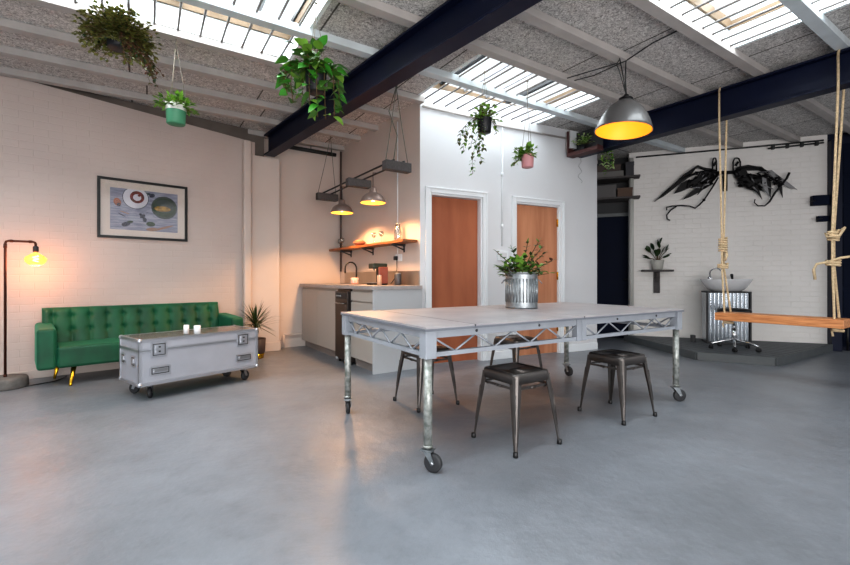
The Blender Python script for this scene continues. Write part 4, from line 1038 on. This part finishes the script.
# 5 pink pot
R.seed(25)
t, c = hang('hanging_pot', 'light green plant in pink hanging pot above the tan door', 527.5, 167.5, 4.4, .066, .125, M_pinkpot, RODZ, nc=3)
def f(b, s_):
    for k in range(46):
        a = R.uniform(0, 2 * PI); e = R.uniform(-.2, 1.2); d = Vector((math.cos(a) * math.cos(e) - .35, math.sin(a) * math.cos(e), math.sin(e)))
        sprig(b, s_, (d.x * .02, 0, 0), d, R.uniform(.04, .11), 3, .048, .03, [0, 1, 1], .3, .002)
    for k in range(3): sprig(b, s_, (-.06, 0, 0), (-.6, 0, -.6), .12, 4, .035, .026, [0, 1], .3, .002)
bush(t, (0, 0, .115), f, [L_mid, L_light])
# 6 box planter at beam end
pe = g0 + gd * 2.25; bn2 = Vector((-.8195, -.573, 0))      # face of the beam towards the camera
t = thing('wall_planter', 'dark red-brown planter box with pale ivy at the beam end', 'planter', (pe.x + bn2.x * .004, pe.y + bn2.y * .004, 2.665), math.atan2(gd.y, gd.x))
b = MB(); b.box(0, .46, .0, .13, 0, .022); b.box(.44, .46, .0, .13, .022, .34); b.box(0, .012, .0, .13, .022, .06); b.box(0, .46, .12, .13, .022, .045); b.box(0, .44, .0, .006, .022, .33, 1)
b.build('shelf_box', [mat('box_redbrown', (82, 50, 48), .6), M_dark], t)
b = MB(); b.lathe([(.035, .024), (.048, .12), (.042, .12), (.0001, .10)], 18, c=(.26, .065, 0)); b.build('inner_pot', M_blackp, t)
R.seed(26)
def f(b, s_):
    for k in range(40):
        a = R.uniform(0, 2 * PI); e = R.uniform(-.1, 1.2); d = Vector((math.cos(a) * math.cos(e), math.sin(a) * math.cos(e), math.sin(e)))
        sprig(b, s_, (0, 0, 0), d, R.uniform(.04, .13), 3, .035, .026, [0, 1, 2], .4, .0015)
    for dx, dy, L in ((-.20, -.24, .40), (-.24, -.26, .32), (-.16, -.22, .26), (-.28, -.24, .2)):
        p = Vector((dx, dy, .0)); pts = [Vector((0, 0, 0)), p.copy()]; n = int(L / .035)
        for k in range(n):
            p = p + Vector((R.uniform(-.012, .012), R.uniform(-.012, .012), -L / n)); pts.append(p.copy())
            for w_ in range(3):
                a = R.uniform(0, 2 * PI); b.leaf(p, (math.cos(a), math.sin(a), -.3), .045, .034, .3, R.choice((0, 1, 2)), HEART)
        s_.tube(pts, .002, 4)
q = DP(2.40 + .2, .14, 2.70 + .14)
bush(t, (.26, .06, .14), f, [L_mid, L_light, mat('leaf_pale', (160, 178, 128), .5)])
t = thing('wire_ornament', 'small white wire ornament hanging on the wall below the planter box', 'ornament', DP(2.47, 0, 2.45), DA)
b = MB(); b.tube([(.02 * math.sin(k * .8) * (1 + k * .06), -.012, .24 - k * .018) for k in range(20)], .003, 5); b.build('wire', mat('wire_pale', (170, 172, 174), .5), t)
b = MB(); b.tube([(0, -.012, .24), (0, -.004, .25)], .003, 5); b.build('hook', M_steel, t)

# ================================================================== ROPE SWING
SWd = Vector((.573, -.8195, 0)); SWA = math.atan2(SWd.y, SWd.x)
sw0 = Vector((3.07, 4.56, 0)); sn = Vector((.8195, .573, 0))
t = thing('rope_swing', 'thick timber plank swing hung on ropes from the navy beam', 'swing', sw0, SWA)
b = MB(); b.box(0, 1.0, 0, .25, .575, .655); b.build('seat', M_plank, t, bevel=.006)
def coil(b, x, y, z, n, r, pitch, rr=.010, sq=1.2):
    pts = []
    for k in range(n * 10 + 1):
        a = 2 * PI * k / 10; pts.append((x + r * sq * math.cos(a), y + r * math.sin(a), z - pitch * k / 10))
    b.tube(pts, rr, 6)
for i, (x, k1, k2) in enumerate(((.075, 1.44, 1.14), (.93, 1.44, 1.145))):
    b = MB()
    # world line of the flange: swing local y of flange faces
    yc = .06; yo = .075 if i == 0 else .07
    tx = x + (.0 if i == 0 else .05)
    topz = 3.005; fy0, fy1 = -.01 + .0, .18
    g = (g0 - sw0); fyl = g.dot(sn) - .016; fyr = fyl + .15 + .032
    ym = (fyl + fyr) / 2
    b.tube([(x, .045, .58), (x, .045, .66), (x, ym - .022, k2 + .0), (x, ym - .025, k1), (tx, fyl, 2.66), (tx, fyl, 2.97)], .0098, 8)
    b.tube([(x, .205, .58), (x, .205, .66), (x, ym + .022, k2 + .0), (x, ym + .025, k1), (tx, fyr, 2.66), (tx, fyr, 2.97)], .0098, 8)
    b.tube([(tx, fyl, 2.96), (tx, fyl + .02, 2.992), (tx, fyr - .02, 2.992), (tx, fyr, 2.96)], .0098, 8)
    rp = b.build('rope', M_rope, t)
    b = MB(); coil(b, x, ym, k1 + .0, 6 if i == 0 else 4, .030, .024 if i == 0 else .022)
    b.build('knot', M_rope, rp); b = MB(); coil(b, x, ym, k2 + .03, 2, .036, .022, .011, 1.25)
    if i: 
        b.tube([(x - .02, ym - .03, k1 - .03), (x - .05, ym, k1 - .02), (x - .03, ym - .05, k1 - .06), (x + .05, ym - .04, k1 - .05), (x + .07, ym + .02, k1 + .02), (x + .03, ym + .05, k1 - .01)], .011, 6)
        b.tube([(x - .02, ym - .03, k2 + .02), (x - .10, ym - .05, k2 - .0), (x - .12, ym - .05, k2 - .05), (x - .11, ym - .05, k2 - .14)], .011, 6)
        b.tube([(x - .045, ym, k2 + .03), (x - .02, ym - .036, k2 + .02), (x + .05, ym - .02, k2 + .05), (x + .11, ym, k2 + .06)], .011, 6)
    else:
        b.tube([(x + .03, ym, k1 - .14), (x + .04, ym - .01, k1 - .19), (x + .02, ym - .01, k1 - .24)], .013, 6)
    b.build('knot', M_rope, rp)
    b = MB(); b.tube([(x, .03, .562), (x, .22, .562)], .014, 8); b.tube([(x - .03, .10, .55), (x + .04, .16, .545)], .014, 8); b.tube([(x - .02, .06, .545), (x - .01, .05, .50)], .009, 6)
    b.build('rope_end_knot', M_rope, rp)

# ================================================================== BASIN UNIT
bc = at(725.5, 300, 6.18)
t = thing('backwash_basin', 'salon hair washing basin on a corrugated metal cabinet on the platform', 'basin', (bc.x, bc.y, PZ - .0145), WWA)
hw, hd, hh = .255, .15, .745
b = MB(); n = 11; pts = []
for k in range(n):
    for q in range(7):
        a = PI * q / 6; x = -hw + 2 * hw * (k + .5) / n; pts.append((x - math.cos(a) * hw / n * .86, -hd + .028 - .026 * math.sin(a)))
b.prism(pts + [(hw, hd), (-hw, hd)], 0.0, hh - .02)
b.build('cabinet', mat('corrugated_metal', (176, 182, 188), .25, .95), t)
b = MB(); b.box(-hw - .012, hw + .012, -hd - .014, hd + .01, hh - .022, hh); b.box(-hw - .008, hw + .008, -hd - .01, hd, 0, .03); b.box(-hw - .012, -hw + .006, -hd - .012, -hd + .02, .03, hh - .022); b.box(hw - .006, hw + .012, -hd - .012, -hd + .02, .03, hh - .022)
b.build('cabinet_frame', M_dark, t, bevel=.002)
b = MB(); prof = [(.0001, 0), (.55, 0.0), (.72, .03), (.88, .10), (1.0, .165), (1.0, .175), (.93, .175), (.80, .10), (.62, .05), (.0001, .045)]
b.lathe(prof, 36, M=Matrix.Translation((0, -.02, hh)) @ Matrix.Diagonal((.315, .24, 1.0, 1)), close=False); b.build('bowl', M_white_cer, t)
b = MB(); pts = [(-.17, .10, hh + .12), (-.17, .10, hh + .26)] + [(-.17 + .07 - .07 * math.cos(a), .10 - .05 * math.sin(a / 2), hh + .26 + .07 * math.sin(a)) for a in [PI * k / 8 for k in range(1, 9)]]
b.tube(pts, .011, 10); b.lathe([(.028, .12), (.030, .20), (.018, .215)], 14, c=(-.17, .10, hh)); b.build('tap', M_chrome, t)
b = MB(); b.tube([(.10, .06, hh + .13), (.09, .04, hh + .20), (.075, .0, hh + .235)], [.012, .016, .02], 10); b.build('spray_head', M_black, t)
b = MB(); b.box(-.44, -.38, -.06, .0, 0, .10); q = bc
tag(b.build('pedal_block', M_dark, loc=(bc.x, bc.y, PZ - .0145), rz=WWA, bevel=.006), 'small dark block on the platform left of the basin cabinet', 'block')

# ================================================================== ROLLING STOOL
rc = at(734, 345, 5.62)
t = thing('rolling_stool', 'chrome five-star rolling stool with black seat behind the swing', 'stool', (rc.x, rc.y, PZ - .0145))
b = MB(); b.lathe([(.0001, .47), (.17, .47), (.185, .48), (.19, .505), (.18, .53), (.10, .54), (.0001, .542)], 32); b.build('seat', M_black, t)
b = MB(); b.tube([(0, 0, .10), (0, 0, .28)], .026, 14); b.tube([(0, 0, .28), (0, 0, .47)], .014, 12); b.lathe([(.05, .455), (.05, .47)], 16); b.build('gas_column', M_chrome, t)
for k in range(5):
    a = 2 * PI * k / 5 + .35; c, s_ = math.cos(a), math.sin(a)
    b = MB(); b.tube([(0, 0, .125), (c * .12, s_ * .12, .115), (c * .24, s_ * .24, .078), (c * .265, s_ * .265, .07)], [.02, .017, .012, .011], 10); arm = b.build('base_arm', M_chrome, t)
    b = MB(); Mw = Matrix.Translation((c * .262, s_ * .262, .027)) @ Matrix.Rotation(a + .8, 4, 'Z') @ Matrix.Rotation(PI / 2, 4, 'X')
    for q in (-.013, .013): b.lathe([(.012, q - .008), (.026, q - .007), (.027, q), (.026, q + .007), (.012, q + .008)], 18, M=Mw)
    b.tube([(c * .262, s_ * .262, .035), (c * .262, s_ * .262, .07)], .007, 8); b.build('castor_wheel', M_black, arm)

# ================================================================== WALL SHELF + PLANT
x_ = ww_px(656.5, 271.5).x
t = thing('wall_bracket_shelf', 'small weathered wooden shelf on the white brick wall', 'shelf', WW(x_, 0, 1.12), WWA)
b = MB(); b.box(-.22, .22, -.17, -.002, 0, .03); b.build('shelf_board', M_darkwood, t, bevel=.004)
b = MB(); b.box(-.045, .045, -.032, -.002, -.34, -.001); b.bar((0, -.03, -.16), (0, -.13, -.004), .03, .03); b.build('bracket', M_darkwood, t, bevel=.003)
q = WW(x_, .10, 1.151)
t = thing('potted_plant', 'dark broad-leaved plant in small pale pot on the wall shelf', 'plant', q); b = MB(); b.lathe([(.06, 0), (.075, .005), (.09, .13), (.092, .15), (.083, .15), (.08, .12), (.0001, .12)], 24); b.build('pot', mat('pot_pale', (176, 174, 168), .6), t)
b = MB(); b.lathe([(.092, .128), (.0955, .13), (.0955, .152), (.090, .152)], 24, close=False); b.build('pot_rim', mat('pot_pale', (176, 174, 168), .6), t)
R.seed(31)
def f(b, s_):
    for a, e, L, ll in ((.2, 1.45, .30, .13), (2.6, .95, .22, .14), (.3, .9, .22, .14), (3.3, .45, .14, .13), (5.9, .6, .14, .12), (1.4, 1.2, .15, .12), (4.5, .9, .15, .12), (2.9, 1.3, .24, .11), (.0, 1.15, .2, .11)):
        d = Vector((math.cos(a + WWA) * math.cos(e), math.sin(a + WWA) * math.cos(e), math.sin(e))); p = d * L
        s_.tube([(0, 0, 0), p * .5 + Vector((0, 0, .02)), p], .005, 6)
        for q_ in (-1, 0, 1):
            dd = (d + Vector((R.uniform(-.4, .4), R.uniform(-.2, .2), .1 + .2 * q_))).normalized(); b.leaf(p * (.85 + .1 * q_), dd, ll, .07, .15, R.choice((0, 0, 1)), ((0, .3), (.2, .9), (.5, 1), (.8, .65), (1, .03)), .15, R.uniform(-.5, .5))
bush(t, (0, 0, .121), f, [L_dark, mat('leaf_deep', (30, 52, 34), .35)], (Vector((WWd.y, -WWd.x, 0)), .09))

# ================================================================== WINGS SCULPTURE
base = ww_px(716, 177, 0)
wx = (Vector((base.x, base.y, 0)) - WW0)
t = thing('wing_sculpture', 'pair of black scrap metal wings mounted on the white brick wall', 'sculpture', WW0, WWA)
def wp(px, py, off=.08):
    u = (px - 425) / F; n = Vector((WWd.y, -WWd.x, 0)); o = WW0
    x = (u * o.y - o.x) / (WWd.x - u * WWd.y); q = o + WWd * x
    return Vector((x, -off, HC + (HZ - py) * q.y / F))
def pl_(crop, x, y):      # crop origin and scale -> wall point
    return (crop[0] + x / 7.44, crop[1] + y / 7.44)
LC, RC = (648, 150), (722, 150)
R.seed(41)
def feather(b, c, pts, w, mi=0, off=.08, n=4):
    P_ = [pl_(c, *p) for p in pts]
    for k in range(n):
        pp = []
        for i, p in enumerate(P_):
            f_ = math.sin(PI * min(1, (i + .6) / len(P_)))
            pp.append(wp(p[0] + R.uniform(-1, 1) * w * f_, p[1] + R.uniform(-1, 1) * w * f_, off + R.uniform(-.03, .03)))
        L = len(pp); b.tube(pp, [.020 * (1 - .75 * i / (L - 1)) * R.uniform(.7, 1.2) for i in range(L)], 6, mi)
def blade(b, c, pts, mi=0, off=.07, th=.012):
    P_ = [wp(*pl_(c, *p), off) for p in pts]; n = len(P_)
    vs = [p for p in P_] + [p + Vector((0, -th, 0)) for p in P_]
    b.add(vs, [tuple(range(n)), tuple(range(2 * n - 1, n - 1, -1))] + [(i, (i + 1) % n, n + (i + 1) % n, n + i) for i in range(n)], mi)
b = MB()
feather(b, LC, [(500, 165), (420, 155), (360, 130), (260, 200), (160, 290), (45, 388)], .8, n=6)
blade(b, LC, [(360, 130), (300, 165), (200, 245), (120, 315), (42, 390), (110, 352), (180, 300), (240, 250), (300, 210)])
blade(b, LC, [(300, 225), (240, 255), (185, 332), (235, 318), (300, 290), (330, 250)])
blade(b, LC, [(400, 260), (320, 310), (245, 378), (310, 355), (370, 322), (430, 285)])
blade(b, LC, [(380, 165), (350, 220), (290, 235), (330, 285), (400, 280), (450, 250), (500, 215), (500, 165), (440, 155)], 0, .06)
for k in range(26):
    y = R.uniform(160, 290); x = R.uniform(300, 490); feather(b, LC, [(x, y), (x - R.uniform(20, 90), y + R.uniform(-10, 60))], .5, R.choice((0, 0, 1)), .10, 1)
feather(b, LC, [(510, 190), (440, 270), (390, 300), (358, 340)], .7, n=3)
b.build('wing', [M_sculpt, M_sculpt2], t)
b = MB()
feather(b, RC, [(95, 150), (180, 130), (270, 140), (310, 165), (400, 205), (450, 240)], .8, n=5)
blade(b, RC, [(310, 165), (350, 160), (400, 200), (470, 250), (540, 306), (470, 285), (420, 255), (360, 215)], 1, .09, .008)
blade(b, RC, [(300, 215), (320, 290), (345, 362), (352, 290), (345, 215)], 0); blade(b, RC, [(370, 215), (400, 280), (435, 362), (432, 290), (420, 220)], 0)
blade(b, RC, [(280, 210), (285, 290), (335, 350), (315, 250), (310, 205)], 1, .085, .006)
blade(b, RC, [(200, 270), (240, 320), (285, 375), (262, 310), (240, 260)], 0)
blade(b, RC, [(90, 150), (85, 210), (130, 265), (200, 300), (280, 310), (300, 230), (310, 190), (260, 195), (180, 180), (170, 160), (260, 160), (300, 175), (270, 140), (180, 132)], 0, .06)
for k in range(28):
    y = R.uniform(165, 290); x = R.uniform(100, 300); feather(b, RC, [(x, y), (x + R.uniform(15, 80), y + R.uniform(-10, 50))], .5, R.choice((0, 0, 0, 1)), .10, 1)
for k in range(14):
    x = R.uniform(330, 420); y = R.uniform(205, 260); feather(b, RC, [(x, y), (x + R.uniform(10, 40), y + R.uniform(-10, 30))], .4, 0, .10, 1)
b.build('wing', [M_sculpt, M_sculpt2], t)
b = MB(); b.tube([wp(*pl_(LC, *p), .10) for p in ((510, 215), (465, 290), (405, 380), (372, 415), (340, 440), (300, 425), (240, 420), (170, 425), (130, 435), (132, 455))], .011, 7)
b.tube([wp(*pl_(LC, *p), .10) for p in ((205, 425), (160, 455), (132, 490), (135, 520), (155, 530))], .011, 7); b.sphere(wp(*pl_(LC, 404, 380), .10), .022, 8)
b.build('trailing_cable', M_sculpt, t)
b = MB(); b.tube([wp(*pl_(RC, *p), .12) for p in ((475, 182), (455, 225), (420, 270), (370, 330), (330, 395), (295, 425), (245, 425), (218, 400), (225, 375))], [.016, .015, .014, .014, .013, .011, .008, .007, .006], 7); b.build('trailing_cable', M_sculpt, t)
for c, x, w_ in ((LC, 483, 14), (RC, 95, 26)):
    b = MB()
    for q in (-1, 1):
        b.tube([wp(*pl_(c, x + q * w_, 165), .09), wp(*pl_(c, x + q * w_, 100), .09), wp(*pl_(c, x + q * w_ * .6, 75), .09), wp(*pl_(c, x, 70), .09)], .011, 7)
    b.tube([wp(*pl_(c, x - 10, 130), .10), wp(*pl_(c, x + 10, 100), .10)], .018, 7); b.tube([wp(*pl_(c, x - 12, 160), .07), wp(*pl_(c, x + 12, 210), .07)], .03, 8)
    b.build('shoulder_bracket', M_sculpt, t)
b = MB(); b.tube([wp(*pl_(LC, 490, 175), .06), wp(*pl_(RC, 90, 172), .06)], .025, 8); b.tube([wp(*pl_(LC, 566, 165), .06), wp(*pl_(LC, 566, 310), .06)], .03, 8)
b.tube([wp(*pl_(LC, 566, 200), .06), wp(*pl_(LC, 566, 200), .005)], .03, 8); b.build('mounting_bar', M_sculpt, t)


# added area fill, unseen behind the camera, to brighten the ceiling
ld = bpy.data.lights.new('rear_fill_light', 'AREA'); ld.shape = 'RECTANGLE'; ld.size = 5; ld.size_y = 2.2; ld.energy = 270; ld.color = (1, .965, .94)
lo = bpy.data.objects.new('rear_fill_light', ld); COL.objects.link(lo); lo.location = (1.4, -2.2, .7); lo.rotation_euler = (math.radians(115), 0, 0)
# ------------------------------------------------------------------ world & look
w = bpy.data.worlds.new('world'); sc.world = w; w.use_nodes = True
nt = w.node_tree; bg = nt.nodes['Background']
tc = nt.nodes.new('ShaderNodeTexCoord'); sx = nt.nodes.new('ShaderNodeSeparateXYZ'); rp = nt.nodes.new('ShaderNodeValToRGB')
nt.links.new(tc.outputs['Generated'], sx.inputs[0]); nt.links.new(sx.outputs[2], rp.inputs[0])
rp.color_ramp.elements[0].position = 0; rp.color_ramp.elements[0].color = (.62, .62, .63, 1)
rp.color_ramp.elements[1].position = .8; rp.color_ramp.elements[1].color = (1.5, 1.56, 1.62, 1)
nt.links.new(rp.outputs[0], bg.inputs[0]); bg.inputs[1].default_value = 1.0
sc.view_settings.view_transform = 'Standard'; sc.view_settings.look = 'Medium High Contrast'
sc.view_settings.exposure = 0.06
sc.cycles.use_denoising = True
sc.cycles.max_bounces = 7; sc.cycles.transparent_max_bounces = 16
sc.cycles.sample_clamp_indirect = 6; sc.cycles.caustics_reflective = False; sc.cycles.caustics_refractive = False
